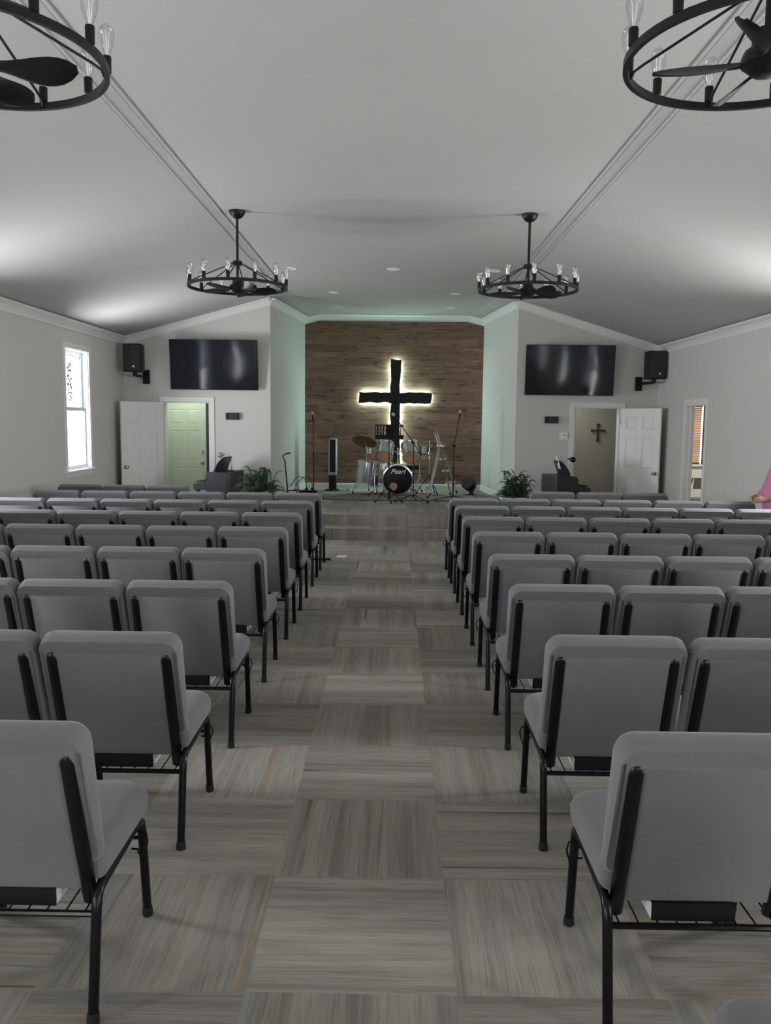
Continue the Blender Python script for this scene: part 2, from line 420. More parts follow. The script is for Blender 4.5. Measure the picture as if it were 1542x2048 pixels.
# mouldings: profile swept between two points; side = direction into the room
CROWN = [(0, 0), (.085, 0), (.085, -.018), (.068, -.03), (.045, -.048), (.028, -.075), (.016, -.10), (.016, -.125), (0, -.125)]
BASE = [(0, 0), (.016, 0), (.016, .085), (.009, .11), (0, .115)]
def sweep(name, p, q, side, prof, ext=0.0, m=trim_m):
    p, q, sd = Vector(p), Vector(q), Vector(side).normalized(); d = (q-p).normalized(); p -= d*ext; q += d*ext
    b = MB(); b.hexa([p+sd*a+Vector((0, 0, c)) for a, c in prof], [q+sd*a+Vector((0, 0, c)) for a, c in prof])
    return struct(b.build(name, m, smooth=False))
sweep('trim_1', (XL, Y0, ZL+.004), (XL, Y1, ZL+.004), (1, 0, 0), CROWN)
sweep('trim_2', (XR, Y0, ZR+.004), (XR, Y1, ZR+.004), (-1, 0, 0), CROWN)
sweep('trim_3', (XL, Y1, ZL+.01), (CLx, Y1, gz(CLx)+.005), (0, -1, 0), CROWN)
sweep('trim_4', (XR, Y1, ZR+.01), (CRx, Y1, gz(CRx)+.005), (0, -1, 0), CROWN)
sweep('trim_5', (CLx, Y1, gz(CLx)+.0), (AL, YB, zc+.005), (1, .105, 0), CROWN, .02)
sweep('trim_6', (CRx, Y1, gz(CRx)+.0), (AR, YB, zc+.005), (-1, .105, 0), CROWN, .02)
sweep('trim_7', (-1.46, YB, zb), (1.37, YB, zb), (0, -1, 0), CROWN, .01)
sweep('trim_8', (AL, YB, zc-.005), (-1.46, YB, zb), (0, -1, 0), CROWN)
sweep('trim_9', (1.37, YB, zb), (AR, YB, zc-.005), (0, -1, 0), CROWN)
for i, (bx, sgn) in enumerate(((BL, 1), (BR, -1))):          # battens along the ceiling break lines
    b = MB()
    for dx, w, h in ((0, .014, .014), (.105, .012, .010)):
        x = bx-sgn*dx; z = gz(x)
        b.box(x-w/2, x+w/2, Y0, Y1+.02, z-h, z+.01)
    b.hexa([(bx, Y0, ZF-.004), (bx-sgn*.105, Y0, gz(bx-sgn*.105)-.004), (bx-sgn*.105, Y0, gz(bx-sgn*.105)+.02), (bx, Y0, ZF+.02)],
           [(bx, Y1, ZF-.004), (bx-sgn*.105, Y1, gz(bx-sgn*.105)-.004), (bx-sgn*.105, Y1, gz(bx-sgn*.105)+.02), (bx, Y1, ZF+.02)])
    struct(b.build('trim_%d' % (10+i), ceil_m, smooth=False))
sweep('baseboard_left', (XL, Y0, 0), (XL, Y1, 0), (1, 0, 0), BASE)
sweep('baseboard_right', (XR, Y0, 0), (XR, DRO[0]-.08, 0), (-1, 0, 0), BASE)
sweep('baseboard_right_far', (XR, DRO[1]+.08, 0), (XR, Y1, 0), (-1, 0, 0), BASE)
sweep('baseboard_front_left', (XL, Y1, 0), (DL[0]-.08, Y1, 0), (0, -1, 0), BASE)
sweep('baseboard_front_middle', (DL[1]+.08, Y1, 0), (-2.25, Y1, 0), (0, -1, 0), BASE)
sweep('baseboard_front_right', (2.15, Y1, 0), (DR[0]-.08, Y1, 0), (0, -1, 0), BASE)
B2 = [(a, c*1.0) for a, c in BASE]
sweep('baseboard_alcove_left', (CLx, Y1, P), (AL, YB, P), (1, .105, 0), B2, .01)
sweep('baseboard_alcove_right', (CRx, Y1, P), (AR, YB, P), (-1, .105, 0), B2, .01)
sweep('baseboard_alcove_back', (AL, YB, P), (AR, YB, P), (0, -1, 0), B2)

# windows (side walls): casing, sill, jamb, two sashes with stained panes
def window(k, xw, sgn, yc, rz=None, loc=None):
    """built in local space: wall plane x = 0, room towards +x"""
    w = bpy.data.objects.new('window_%d' % k, None); C.objects.link(w); w['kind'] = 'structure'
    w.location = loc or (xw, yc, (WZ0+WZ1)/2); w.rotation_euler = (0, 0, rz if rz is not None else (0 if sgn > 0 else PI))
    h = (WZ1-WZ0)/2; a = WW/2; b = MB(); cw = .075
    b.box(0, .018, -a-cw, -a, -h-.02, h+cw); b.box(0, .018, a, a+cw, -h-.02, h+cw); b.box(0, .018, -a, a, h, h+cw)
    b.build('casing', trim_m, w, False, .003)
    b = MB(); b.box(-.10, .055, -a-.09, a+.09, -h-.025, -h); b.box(0, .014, -a-.06, a+.06, -h-.09, -h-.025); b.build('sill', trim_m, w, False, .003)
    b = MB(); b.box(-T, 0, -a, -a+.012, -h, h); b.box(-T, 0, a-.012, a, -h, h); b.box(-T, 0, -a, a, h-.012, h); b.box(-T, -.01, -a, a, -h, -h+.012)
    b.build('jamb', trim_m, w, False)
    for nm, x, z0, z1, mt in (('upper_sash', -.095, 0, h-.012, stain_top), ('lower_sash', -.060, -h+.012, .03, stain_low)):
        s = MB(); q = .042; A = a-.012
        s.box(x-.016, x+.016, -A, -A+q, z0, z1); s.box(x-.016, x+.016, A-q, A, z0, z1)
        s.box(x-.016, x+.016, -A+q, A-q, z1-q, z1); s.box(x-.016, x+.016, -A+q, A-q, z0, z0+q)
        so = s.build(nm, trim_m, w, False, .002)
        pz = (z0+z1)/2; p = MB(); hh = (z1-z0)/2-q+.004; p.box(-.003, .003, -A+q-.004, A-q+.004, -hh, hh)
        po = p.build('pane', mt, so, False); po.location = (x, 0, pz)
    return w
k = 1
for y in WIN_L: window(k, XL, 1, y); k += 1
for y in WIN_R: window(k, XR, -1, y); k += 1
for x in (-2.4, 2.4): window(k, 0, 1, 0, PI/2, (x, Y0, (WZ0+WZ1)/2)); k += 1

# door casings and six-panel doors
def casing_y(name, x0, x1, z1, y, sgn=-1):
    b = MB(); c = .078; t = .018
    for s in (0, 1):
        yy = (y, y+sgn*t) if s == 0 else (y+T, y+T-sgn*t)
        u, v = min(yy), max(yy)
        b.box(x0-c, x0, u, v, 0, z1+c); b.box(x1, x1+c, u, v, 0, z1+c); b.box(x0, x1, u, v, z1, z1+c)
    b.box(x0-.001, x0+.018, y, y+T, 0, z1); b.box(x1-.018, x1+.001, y, y+T, 0, z1); b.box(x0, x1, y, y+T, z1-.018, z1)
    return struct(b.build(name, trim_m, smooth=False, bevel=.004))
casing_y('trim_12', DL[0], DL[1], DL[2], Y1); casing_y('trim_13', DR[0], DR[1], DR[2], Y1)
b = MB(); c = .085
for u, v in ((XR-.018, XR), (XR+TR, XR+TR+.018)):
    b.box(u, v, DRO[0]-c, DRO[0], 0, DRO[3]+c); b.box(u, v, DRO[1], DRO[1]+c, 0, DRO[3]+c); b.box(u, v, DRO[0], DRO[1], DRO[3], DRO[3]+c)
b.box(XR, XR+TR, DRO[0], DRO[0]+.016, 0, DRO[3]); b.box(XR, XR+TR, DRO[1]-.016, DRO[1], 0, DRO[3]); b.box(XR, XR+TR, DRO[0], DRO[1], DRO[3]-.016, DRO[3])
b.box(XR+.05, XR+.09, DRO[1]-.028, DRO[1]-.016, 0, DRO[3]-.016)
struct(b.build('trim_14', trim_m, smooth=False, bevel=.004))
def knob(parent, x, y, z, d=-1, m=knob_m, name='door_knob'):
    b = MB(); b.lathe([(.030, 0), (.030, .006), (.012, .010), (.011, .032), (.020, .038), (.028, .050), (.027, .062), (.014, .070)], (x, y, z), (0, d, 0), 16)
    return b.build(name, m, parent)
def door(name, w, h, m, loc, rz, kx, both=True, dead=False):
    d = bpy.data.objects.new(name, None); C.objects.link(d); d['kind'] = 'structure'; d.location = loc; d.rotation_euler = (0, 0, rz)
    t = .035; b = MB(); b.box(0, w, -t/2+.006, t/2-.006, .012, h)
    st = w*.15; ml = w*.12; rails = [(0.012, .22), (.80, .93), (1.44, 1.55), (h-.125, h)]
    for s in (-1, 1):
        y0, y1 = (-t/2, -t/2+.006) if s < 0 else (t/2-.006, t/2)
        for x0, x1 in ((0, st), (w-st, w), (w/2-ml/2, w/2+ml/2)): b.box(x0, x1, y0, y1, .012, h)
        for z0, z1 in rails: b.box(st, w/2-ml/2, y0, y1, z0, z1); b.box(w/2+ml/2, w-st, y0, y1, z0, z1)
        for x0, x1 in ((st, w/2-ml/2), (w/2+ml/2, w-st)):
            for (a, z0), (z1, c2) in zip(rails, rails[1:]):
                i = .032; yy = (y0+y1)/2
                o = y0 if s < 0 else y1; n = y1 if s < 0 else y0
                b.hexa([(x0+.012, n, z0+.012), (x1-.012, n, z0+.012), (x1-.012, n, z1-.012), (x0+.012, n, z1-.012)],
                       [(x0+i, o-s*.001, z0+i), (x1-i, o-s*.001, z0+i), (x1-i, o-s*.001, z1-i), (x0+i, o-s*.001, z1-i)])
    b.build('door_leaf', m, d, False)
    knob(d, kx, -t/2, .88, -1)
    if both: knob(d, kx, t/2, .88, 1)
    if dead:
        q = MB(); q.lathe([(.028, 0), (.028, .012), (.02, .02)], (kx, -t/2, 1.08), (0, -1, 0), 16); q.build('deadbolt', chrome_m, d)
    hb = MB(); kk = .0 if kx > w/2 else w
    for z in (.2, 1.0, h-.2): hb.tube([(kk, -t/2, z-.045), (kk, -t/2, z+.045)], .006, 8)
    hb.build('hinge', knob_m, d)
    return d
# left door hinged on its left jamb, opened against the side wall
ph = math.acos(-.70)
door('door_1', .735, 1.90, door_m, (DL[0]-.01, Y1-.04, 0), PI+math.acos(.70), .735-.06)
door('door_2', .715, 1.885, door_m, (DR[1]+.01, Y1-.04, 0), -math.acos(.66), .715-.06)
# vestibule behind the left door with the pale green outer door
b = MB(); b.box(-4.3, -2.5, 14.42, 14.52, 0, 2.6); b.box(-4.4, -4.3, Y1+T, 14.52, 0, 2.6); b.box(-2.5, -2.4, Y1+T, 14.52, 0, 2.6)
struct(b.build('wall_vestibule', wall_m, smooth=False))
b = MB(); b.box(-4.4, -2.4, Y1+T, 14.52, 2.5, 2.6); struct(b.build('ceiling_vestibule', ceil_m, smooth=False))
door('door_3', .74, 1.93, green_m, (-4.02, 14.39, 0), 0, .735-.055, False, True)
b = MB(); b.box(-4.10, -4.025, 14.36, 14.42, 0, 2.01); b.box(-3.275, -3.20, 14.36, 14.42, 0, 2.01); b.box(-4.025, -3.275, 14.36, 14.42, 1.935, 2.01)
struct(b.build('trim_15', cabinet_m, smooth=False))
t = thing('ceiling_light', 'flush ceiling light in the vestibule behind the pale green door', 'light', (-3.5, 13.85, 2.5))
b = MB(); b.lathe([(.13, 0), (.13, -.03), (.12, -.035)], (0, 0, 0), (0, 0, 1), 24); b.build('base', white_m, t)
b = MB(); b.lathe([(.11, -.035), (.10, -.06), (.06, -.08), (.01, -.085)], (0, 0, 0), (0, 0, 1), 24); b.build('diffuser', lamp_m, t)
# room behind the right door
b = MB(); b.box(2.2, 4.3, 14.45, 14.55, 0, 2.6); b.box(2.1, 2.2, Y1+T, 14.55, 0, 2.6); b.box(4.22, 4.32, Y1+T, 14.55, 0, 2.6)
struct(b.build('wall_closet', noisy('olive grey paint', (.40, .39, .34), .01, 3, .8, .03), smooth=False))
b = MB(); b.box(2.1, 4.32, Y1+T, 14.55, 2.5, 2.6); struct(b.build('ceiling_closet', ceil_m, smooth=False))
area('added_room_fill', (2.6, 14.0, 2.4), (.3, 0, -1), .3, .3, 8, (1, .97, .88))  # added fill light without a fixture, brightens the dim closet
# side room beyond the right doorway
b = MB(); b.box(XR+T, 7.0, 14.1, 14.2, 0, .97); b.box(XR+T, 7.0, 14.1, 14.2, 1.98, 2.6); b.box(XR+T, 4.67, 14.1, 14.2, .97, 1.98); b.box(5.25, 7.0, 14.1, 14.2, .97, 1.98)
b.box(7.0, 7.1, 9.5, 14.2, 0, 2.6); b.box(XR+T, 7.1, 9.4, 9.5, 0, 2.6)
struct(b.build('wall_side_room', wall_m, smooth=False))
b = MB(); b.box(XR+T, 7.1, 9.4, 14.2, 2.5, 2.6); struct(b.build('ceiling_side_room', ceil_m, smooth=False))
w = bpy.data.objects.new('window_10', None); C.objects.link(w); w['kind'] = 'structure'; w.location = (4.96, 14.1, 0)
b = MB(); b.box(-.36, -.29, -.02, .1, .97, 2.05); b.box(.29, .36, -.02, .1, .97, 2.05); b.box(-.36, .36, -.02, .1, 1.98, 2.05); b.box(-.38, .38, -.05, .1, .94, .97)
b.build('window_frame', trim_m, w, False)
b = MB(); b.box(-.29, .29, .07, .075, .97, 1.98); b.build('pane', glassy('clear window glass', (.95, .97, 1), .1), w, False)
t = thing('window_blind', 'brown wooden slat blind in the window seen through the right doorway', 'blind', (4.95, 14.1, 0))
b = MB(); b.box(-.28, .235, -.03, .03, 1.93, 1.98); b.build('head_rail', wood2_m, t, False)
b = MB()
for i in range(31):
    z = 1.01+i*.03; b.bar((-.28, 0, z), (.235, 0, z), .003, .0275, (0, .35, 1))
b.build('slats', blind_m, t, False)
b = MB(); b.box(-.28, .235, -.025, .025, .975, .995); b.build('bottom_rail', wood2_m, t, False)
area('daylight', (4.9, 14.9, 1.6), (0, -1, -.1), .8, 1.2, 9, (1, .96, .9))
area('added_room_fill', (5.6, 12.6, 2.45), (0, 0, -1), .6, .6, 55, (1, 1, .92))  # added unseen overhead fill, no fixture, lights the side room

# ------------------------------------------------------------------ chairs
BW = .52
def back_pt(x, u, n):            # back frame: u up the lean, n forward of the rear face
    return (x, .10-.272*u+.962*n, .30+.962*u+.272*n)
def make_chair(hook):
    t = thing('church_chair', 'x', 'chair')
    b = MB(); loops = []                                    # seat cushion
    for z, i in ((.368, .03), (.366, .008), (.378, .0), (.418, -.004), (.440, .004), (.452, .020), (.459, .05), (.462, .10)):
        loops.append([(x, y+.315, z) for x, y in rr(.512, .47, (.03, .03, .085, .085), i, 6)])
    b.loft(loops); b.build('seat', fab_m, t, ang=60)
    b = MB(); b.box(-.215, .215, .11, .50, .352, .368); b.build('seat_pan', plastic_m, t, False)
    b = MB(); loops = []                                    # back cushion
    for n, i in ((.000, .02), (-.004, .006), (.012, .0), (.045, -.002), (.066, .008), (.082, .026), (.090, .055), (.092, .10)):
        lp = []
        for x, q in rr(BW, .425, (.035, .035, .052, .052), i, 7):
            u = .348+q; f = max(0, min(1, (u-.135)/.12)); top = max(0, min(1, (u-.500)/.012))
            nn = n*(.25+.75*f) if n > .01 else n-.016*top
            lp.append(back_pt(x, u, nn))
        loops.append(lp)
    b.loft(loops); b.build('back_cushion', fab_m, t, ang=60)
    b = MB(); loops = []
    for n, i in ((.006, .0), (-.010, .0), (-.014, .004)):
        loops.append([back_pt(x, .276+q, n) for x, q in rr(.425, .455, (.006,)*4, i, 2)])
    b.loft(loops); b.build('back_panel', fab_m, t, ang=60)
    for s in (-1, 1):
        b = MB(); x = s*.212; w = .019
        pts = [(x, .005, -.012), (x, .0, .02), (x, .03, -.0), (x, .48, -.0), (x, .497, .005)]
        lp = []
        for u, n, ww in ((-.004, -.004, .008), (.004, -.008, w), (.25, -.010, w), (.478, -.010, w), (.500, -.006, .014), (.506, .0, .008)):
            lp.append([back_pt(x-ww, u, n+.010), back_pt(x-ww, u, n-.004), back_pt(x-ww*.6, u, n-.010), back_pt(x+ww*.6, u, n-.010), back_pt(x+ww, u, n-.004), back_pt(x+ww, u, n+.010)])
        b.loft(lp); b.build('back_bar', frame_m, t, ang=60)
        X = s*.244; r = .0145
        b = MB(); b.tube([(X, .0, .012), (X, .048, .300), (X, .056, .328), (X, .072, .346), (X, .10, .353)], r, 10); lg = b.build('leg', frame_m, t)
        q = MB(); q.lathe([(.016, 0), (.018, .004), (.017, .03), (.0150, .032)], (X, -.001, 0), (0, .13, 1), 10); q.build('foot_glide', rubber_m, lg)
        b = MB(); b.tube([(X, .500, .012), (X, .458, .320), (X, .450, .348), (X, .432, .362), (X, .40, .366)], r, 10); lg = b.build('leg', frame_m, t)
        q = MB(); q.lathe([(.016, 0), (.018, .004), (.017, .03), (.0150, .032)], (X, .501, 0), (0, -.12, 1), 10); q.build('foot_glide', rubber_m, lg)
        b = MB(); b.tube([(X, .098, .353), (X, .402, .366)], r, 10, False); b.build('frame_rail', frame_m, t)
    b = MB(); b.tube([(-.244, .462, .290), (.244, .462, .290)], .006, 8); b.build('rack_bar', frame_m, t)
    b = MB(); b.tube([(-.244, .046, .290), (.244, .046, .290)], .0095, 8); br = b.build('rack_bar', frame_m, t)
    b = MB()
    for i in range(9): x = -.212+i*.053; b.tube([(x, .046, .296), (x, .455, .296), (x, .463, .33)], .0026, 5)
    b.build('rack_wire', frame_m, br)
    if hook:
        X = hook*.244; b = MB()
        b.tube([(X, .40, .345), (X+hook*.034, .395, .340), (X+hook*.045, .37, .325), (X+hook*.034, .35, .285), (X+hook*.022, .35, .300), (X+hook*.020, .35, .312), (X, .352, .312)], .0032, 6)
        b.build('linking_hook', frame_m, t)
    return t
ORD = ['nearest', 'second', 'third', 'fourth', 'fifth', 'sixth', 'seventh', 'eighth', 'frontmost']
SEAT = ['at the aisle', 'second from the aisle', 'third from the aisle', 'fourth from the aisle', 'fifth from the aisle', 'sixth from the aisle']
protos = {}
def chair(kind, x, y, label, group):
    if kind not in protos:
        protos[kind] = make_chair(kind); o = protos[kind]
        o.location = (x, y, 0); o['label'] = label; o['group'] = group; return o
    return dup(protos[kind], (x, y, 0), 0, label, group)
LY = [2.08, 3.00, 3.99, 5.04, 6.07, 7.03, 8.06, 8.96]
RY = [2.06, 3.03, 4.02, 4.94, 5.97, 6.93, 7.82, 8.60]
LN = [2, 2, 3, 4, 5, 6, 6, 6]; RN = [2, 3, 4, 4, 5, 5, 6, 6]
PT = .528
for i, y in enumerate(LY):
    for k in range(LN[i]):
        chair(1 if k == 0 else 0, -.785-BW/2-k*PT+random.uniform(-.003, .003), y+random.uniform(-.008, .008),
              'grey fabric chair in the left block, %s row from the camera, %s' % (ORD[i], SEAT[k]), 'grey chairs of the left block')
for i, y in enumerate(RY):
    for k in range(RN[i]):
        chair(-1 if k == 0 else 0, .578+BW/2+k*(PT+.003)+random.uniform(-.003, .003), y+random.uniform(-.008, .008),
              'grey chair in the right block, %s row from the camera, %s' % (ORD[i], SEAT[k]), 'grey chairs of the right block')
for k, nm in enumerate(('nearest the aisle', 'in the middle', 'nearest the side wall')):
    chair(0, -2.43-BW/2-k*PT, 9.75+.02*k, 'grey fabric chair of the short front row on the left, %s' % nm, 'chairs of the short front row on the left')
    chair(0, 1.57+BW/2+k*PT, 9.52-.01*k, 'grey fabric chair of the short front row on the right, %s' % nm, 'chairs of the short front row on the right')
chair(0, .926, 1.085, 'grey fabric chair whose top corner shows at the bottom right edge', 'grey chairs of the right block')

# books resting in the racks
def book(x, y, w, label, white=False):
    t = thing('hymnal', label, 'book', (x, y, .2990), 0, 'hymnals in the chair racks')
    b = MB(); b.box(-w/2, w/2, -.13, .13, 0, .003); b.box(-w/2, w/2, -.13, .13, .047, .050); b.box(-w/2, w/2, -.13, -.126, .003, .047)
    b.build('cover', book_m, t, False)
    e = .004; b = MB(); b.box(-w/2+(e if x < 0 else -.001), w/2-(e if x > 0 else -.001), -.126, .127, .003, .047); b.build('pages', paper_m, t, False)
for i in range(5):
    lx = -.785-BW/2; rx = .578+BW/2
    book(lx+.012, LY[i]+.19, .225, 'thick dark book in the rack of the left aisle chair, %s row' % ORD[i])
    if i < 3: book(rx-.01, RY[i]+.19, .225, 'thick dark book in the rack of the right aisle chair, %s row' % ORD[i])

# ------------------------------------------------------------------ chandeliers
def chandelier(x, y, label, rot):
    t = thing('fan_chandelier', label, 'chandelier', (x, y, 0), rot, 'wagon wheel fan chandeliers')
    RZ = 2.93; RR = .475
    b = MB(); b.lathe([(.078, ZF-.0), (.078, ZF-.012), (.070, ZF-.035), (.048, ZF-.062), (.020, ZF-.075)], n=24); b.build('canopy', iron_m, t)
    b = MB(); b.tube([(0, 0, ZF-.07), (0, 0, RZ+.06)], .0125, 12); b.build('downrod', iron_m, t)
    b = MB(); b.lathe([(.030, RZ+.205), (.045, RZ+.208), (.045, RZ+.245), (.030, RZ+.248)], n=12); b.build('collar', iron_m, t)
    b = MB(); n = 72; loops = []
    for r, z in ((RR-.008, RZ-.014), (RR+.010, RZ-.014), (RR+.010, RZ+.014), (RR-.008, RZ+.014)):
        loops.append([(r*math.cos(2*PI*k/n), r*math.sin(2*PI*k/n), z) for k in range(n)])
    b.loft(loops+[loops[0]], False); b.build('ring', iron_m, t)
    for k in range(6):
        a = 2*PI*k/6+.26; c, s = math.cos(a), math.sin(a)
        b = MB(); b.tube([(c*.04, s*.04, RZ+.225), (c*(RR-.055), s*(RR-.055), RZ+.045), (c*(RR-.02), s*(RR-.02), RZ+.025), (c*(RR-.01), s*(RR-.01), RZ+.0)], .0055, 6)
        b.build('brace', iron_m, t)
    b = MB(); b.lathe([(.030, RZ+.085), (.050, RZ+.082), (.052, RZ+.030), (.075, RZ+.015), (.085, RZ-.010), (.085, RZ-.03), (.070, RZ-.042), (.045, RZ-.065), (.020, RZ-.07)], n=24)
    b.build('fan_motor', iron_m, t)
    for k in range(5):
        a = 2*PI*k/5; b = MB(); lo = []
        for q in range(11):
            f = q/10; r = .07+.31*f; w = .014+.046*max(0, math.sin(PI*min(1, f)**1.7*.97))**.8
            if q == 10: w = .014
            tw = -(.72-.22*f); off = .022*math.sin(f*2.6); zz = RZ-.018-.012*math.sin(f*PI)
            lp = []
            for sx, sz in ((-1, 0), (-.5, .003), (.5, .003), (1, 0), (.5, -.003), (-.5, -.003)):
                yy = sx*w; z = sz*(1.6 if q < 2 else 1); bow = -.012*(1-(sx)**2)
                lp.append(Vector((r, off+yy*math.cos(tw)-z*math.sin(tw), zz+yy*math.sin(tw)+z*math.cos(tw)+bow)))
            lo.append([Matrix.Rotation(a, 3, 'Z') @ p for p in lp])
        b.loft(lo); b.build('fan_blade', iron_m, t, ang=70)
    for k in range(12):
        a = 2*PI*(k+.5)/12; X, Y = RR*math.cos(a), RR*math.sin(a)
        b = MB(); b.lathe([(.010, RZ+.012), (.0165, RZ+.018), (.0175, RZ+.070), (.0165, RZ+.076), (.008, RZ+.074)], (X, Y, 0), n=12); so = b.build('lamp_socket', iron_m, t)
        b = MB(); b.lathe([(.011, .074), (.013, .085), (.022, .108), (.030, .138), (.031, .155), (.025, .176), (.012, .190), (.002, .194)], (X, Y, RZ), n=14)
        bo = b.build('bulb', bulb_m, so)
        b = MB()
        for s2 in (-1, 1):
            for tt in ((1, 0), (0, 1)):
                b.tube([(X+s2*.003*tt[0], Y+s2*.003*tt[1], RZ+.085), (X+s2*.012*tt[0], Y+s2*.012*tt[1], RZ+.165)], .0016, 5)
        b.build('filament_glint', glint_m, bo)  # white V wires: filament stem plus the window's glint, put in as colour
glint_m = mat('white bulb glint', (.9, .9, .88), .15, 0, .9)
chandelier(-1.555, 3.12, 'black wheel chandelier with fan, cropped by the top left corner of the photo', R(6))
chandelier(1.285, 3.06, 'black wheel chandelier with fan, cropped by the top right corner of the photo', R(18))
chandelier(-1.555, 8.25, 'black wheel chandelier with fan on a long rod, further left one, whole in view', R(15))
chandelier(1.285, 8.28, 'black wheel chandelier with fan on a long rod, further right one, whole in view', R(13))

# recessed lights
for (x, y, z, lb) in ((-.044, 11.25, ZF, 'recessed ceiling light in the middle, before the alcove, between the far chandeliers'), (-1.41, 11.25, ZF, 'recessed ceiling light just right of the far left chandelier'),
                   (1.305, 11.3, ZF, 'recessed ceiling light just left of the far right chandelier rod'), (-.99, 13.30, ZF, 'recessed ceiling light over the stage front, left one of the pair'),
                   (.927, 13.33, ZF, 'recessed ceiling light over the stage front, right one of the pair'), (-1.03, 14.95, 3.654, 'recessed ceiling light deepest in the alcove, left one'), (.957, 15.0, 3.654, 'recessed ceiling light deepest in the alcove, right one')):
    t = thing('recessed_light', lb, 'ceiling light', (x, y, z), 0, 'recessed ceiling lights')
    b = MB(); b.lathe([(.088, 0), (.086, -.006), (.066, -.010), (.062, -.001)], n=24, cap=False); b.build('trim_ring', white_m, t)
    b = MB(); b.lathe([(.064, -.001), (.05, -.004), (.001, -.005)], n=24); b.build('lens', mat('frosted lens', (.8, .8, .78), .3), t)

# ------------------------------------------------------------------ televisions, speakers, wall fittings
def tv(x, y, z, rz, tilt, label):
    t = thing('television', label, 'television', (x, y, z), rz, 'wall televisions')
    w, h = 1.40, .79
    Mx = Matrix.Rotation(tilt, 4, 'X')
    def bx(name, a, m, **k):
        b = MB(); b.box(*a, mtx=Mx); return b.build(name, m, t, False, **k)
    bx('housing', (-w/2, w/2, -.012, .03, -h/2, h/2), plastic_m, bevel=.004)
    bx('screen', (-w/2+.008, w/2-.008, -.0145, -.012, -h/2+.012, h/2-.008), screen_m)
    b = MB(); b.box(-.22, .22, .03, .055, -.2, .2); b.box(-.05, .05, .05, .16, -.1, .1); b.build('wall_mount', plastic_m, t, False)
tv(-2.895, 13.28, 2.50, 0, R(5.5), 'large black flat television on the wall above the left door')
tv(2.765, 13.28, 2.475, R(-1), R(5.5), 'large black flat television on the wall above the right door')
def speaker(x, y, z, rz, s, label):
    KX = .05 if s < 0 else .09
    t = thing('loudspeaker', label, 'loudspeaker', (x, y, z), rz, 'corner loudspeakers')
    b = MB(); b.prism([(-.14, -.13), (.14, -.13), (.145, -.10), (.10, .14), (-.10, .14), (-.145, -.10)], 'z', -.21, .22); b.build('cabinet', plastic_m, t, False, .012, 3)
    b = MB(); b.prism([(-.125, -.139), (.125, -.139), (.125, -.128), (-.125, -.128)], 'z', -.19, .205); b.build('grille', cloth_m, t, False, .004)
    b = MB(); b.lathe([(.016, 0), (.016, .004)], (.03, -.139, -.13), (0, -1, 0), 16); b.build('badge', sign_m, t)
    b = MB(); b.tube([(.0, .0, -.21), (.0, .0, -.27)], .035, 10); b.tube([(0, 0, -.26), (-s*KX, .22, -.27)], .022, 8)
    b.tube([(-s*KX, .2, -.27), (-s*KX, .31, -.27)], .022, 8); b.box(-s*KX-.05, -s*KX+.05, .29, .335, -.38, -.16); b.build('bracket', plastic_m, t)
speaker(-4.08, 13.05, 2.57, R(-6), -1, 'black loudspeaker on a bracket high in the left corner')
speaker(4.02, 13.05, 2.545, R(10), 1, 'black loudspeaker on a bracket high in the right corner')
for x, lb in ((-2.62, 'small black wall box beside the left door, below the television'), (2.515, 'small black wall box left of the right door')):
    t = thing('wall_speaker', lb, 'wall speaker', (x, Y1, 1.69), 0, 'small black wall boxes')
    b = MB(); b.box(-.105, .105, -.06, 0, -.055, .055); b.build('housing', plastic_m, t, False, .006)
    b = MB(); b.box(-.06, .09, -.066, -.06, -.045, .045); b.build('grille', cloth_m, t, False, .002)
t = thing('thermostat', 'white thermostat plate on the wall left of the right door', 'thermostat', (2.725, Y1, 1.437))
b = MB(); b.box(-.07, .07, -.014, 0, -.062, .062); b.build('wall_plate', white_m, t, False, .004)
b = MB(); b.box(-.035, .05, -.034, -.014, -.035, .040); b.build('display_unit', mat('bright white plastic', (.9, .9, .9), .3), t, False, .004)
b = MB(); b.box(-.015, .035, -.036, -.034, -.005, .028); b.build('display', gray_m, t, False)
def plate(x, y, z, rz, label, name='power_outlet', cat='outlet', toggle=False):
    t = thing(name, label, cat, (x, y, z), rz)
    b = MB(); b.box(-.04, .04, -.006, 0, -.062, .062); b.build('wall_plate', white_m, t, False, .002)
    b = MB()
    if toggle: b.box(-.008, .008, -.018, -.006, -.018, .018); b.build('toggle', white_m, t, False)
    else:
        for q in (-.025, .025): b.box(-.014, .014, -.0075, -.006, q-.014, q+.014)
        b.build('socket', plastic_m, t, False)
plate(-.50, YB, 1.08, 0, 'white outlet plate on the plank wall behind the cymbal')
plate(.575, YB, 1.10, 0, 'white outlet plate on the plank wall right of the tom drums')
plate(1.775, 15.05, .98, R(-84+0), 'white switch plate on the right alcove wall', 'light_switch', 'switch', True)

# small cross in the room behind the right door
t = MB(); t.box(-.018, .018, -.022, 0, -.135, .135); t.box(-.095, .095, -.026, -.004, .018, .052)
for px, pz in ((0, .135), (0, -.135), (-.095, .035), (.095, .035)): t.box(px-.028, px+.028, -.024, 0, pz-.02, pz+.02)
o = t.build('wall_cross', wood2_m, None, False, .006); o.location = (3.53, 14.45, 1.485)
tag(o, 'small dark wooden cross on the wall seen through the right door', 'cross')

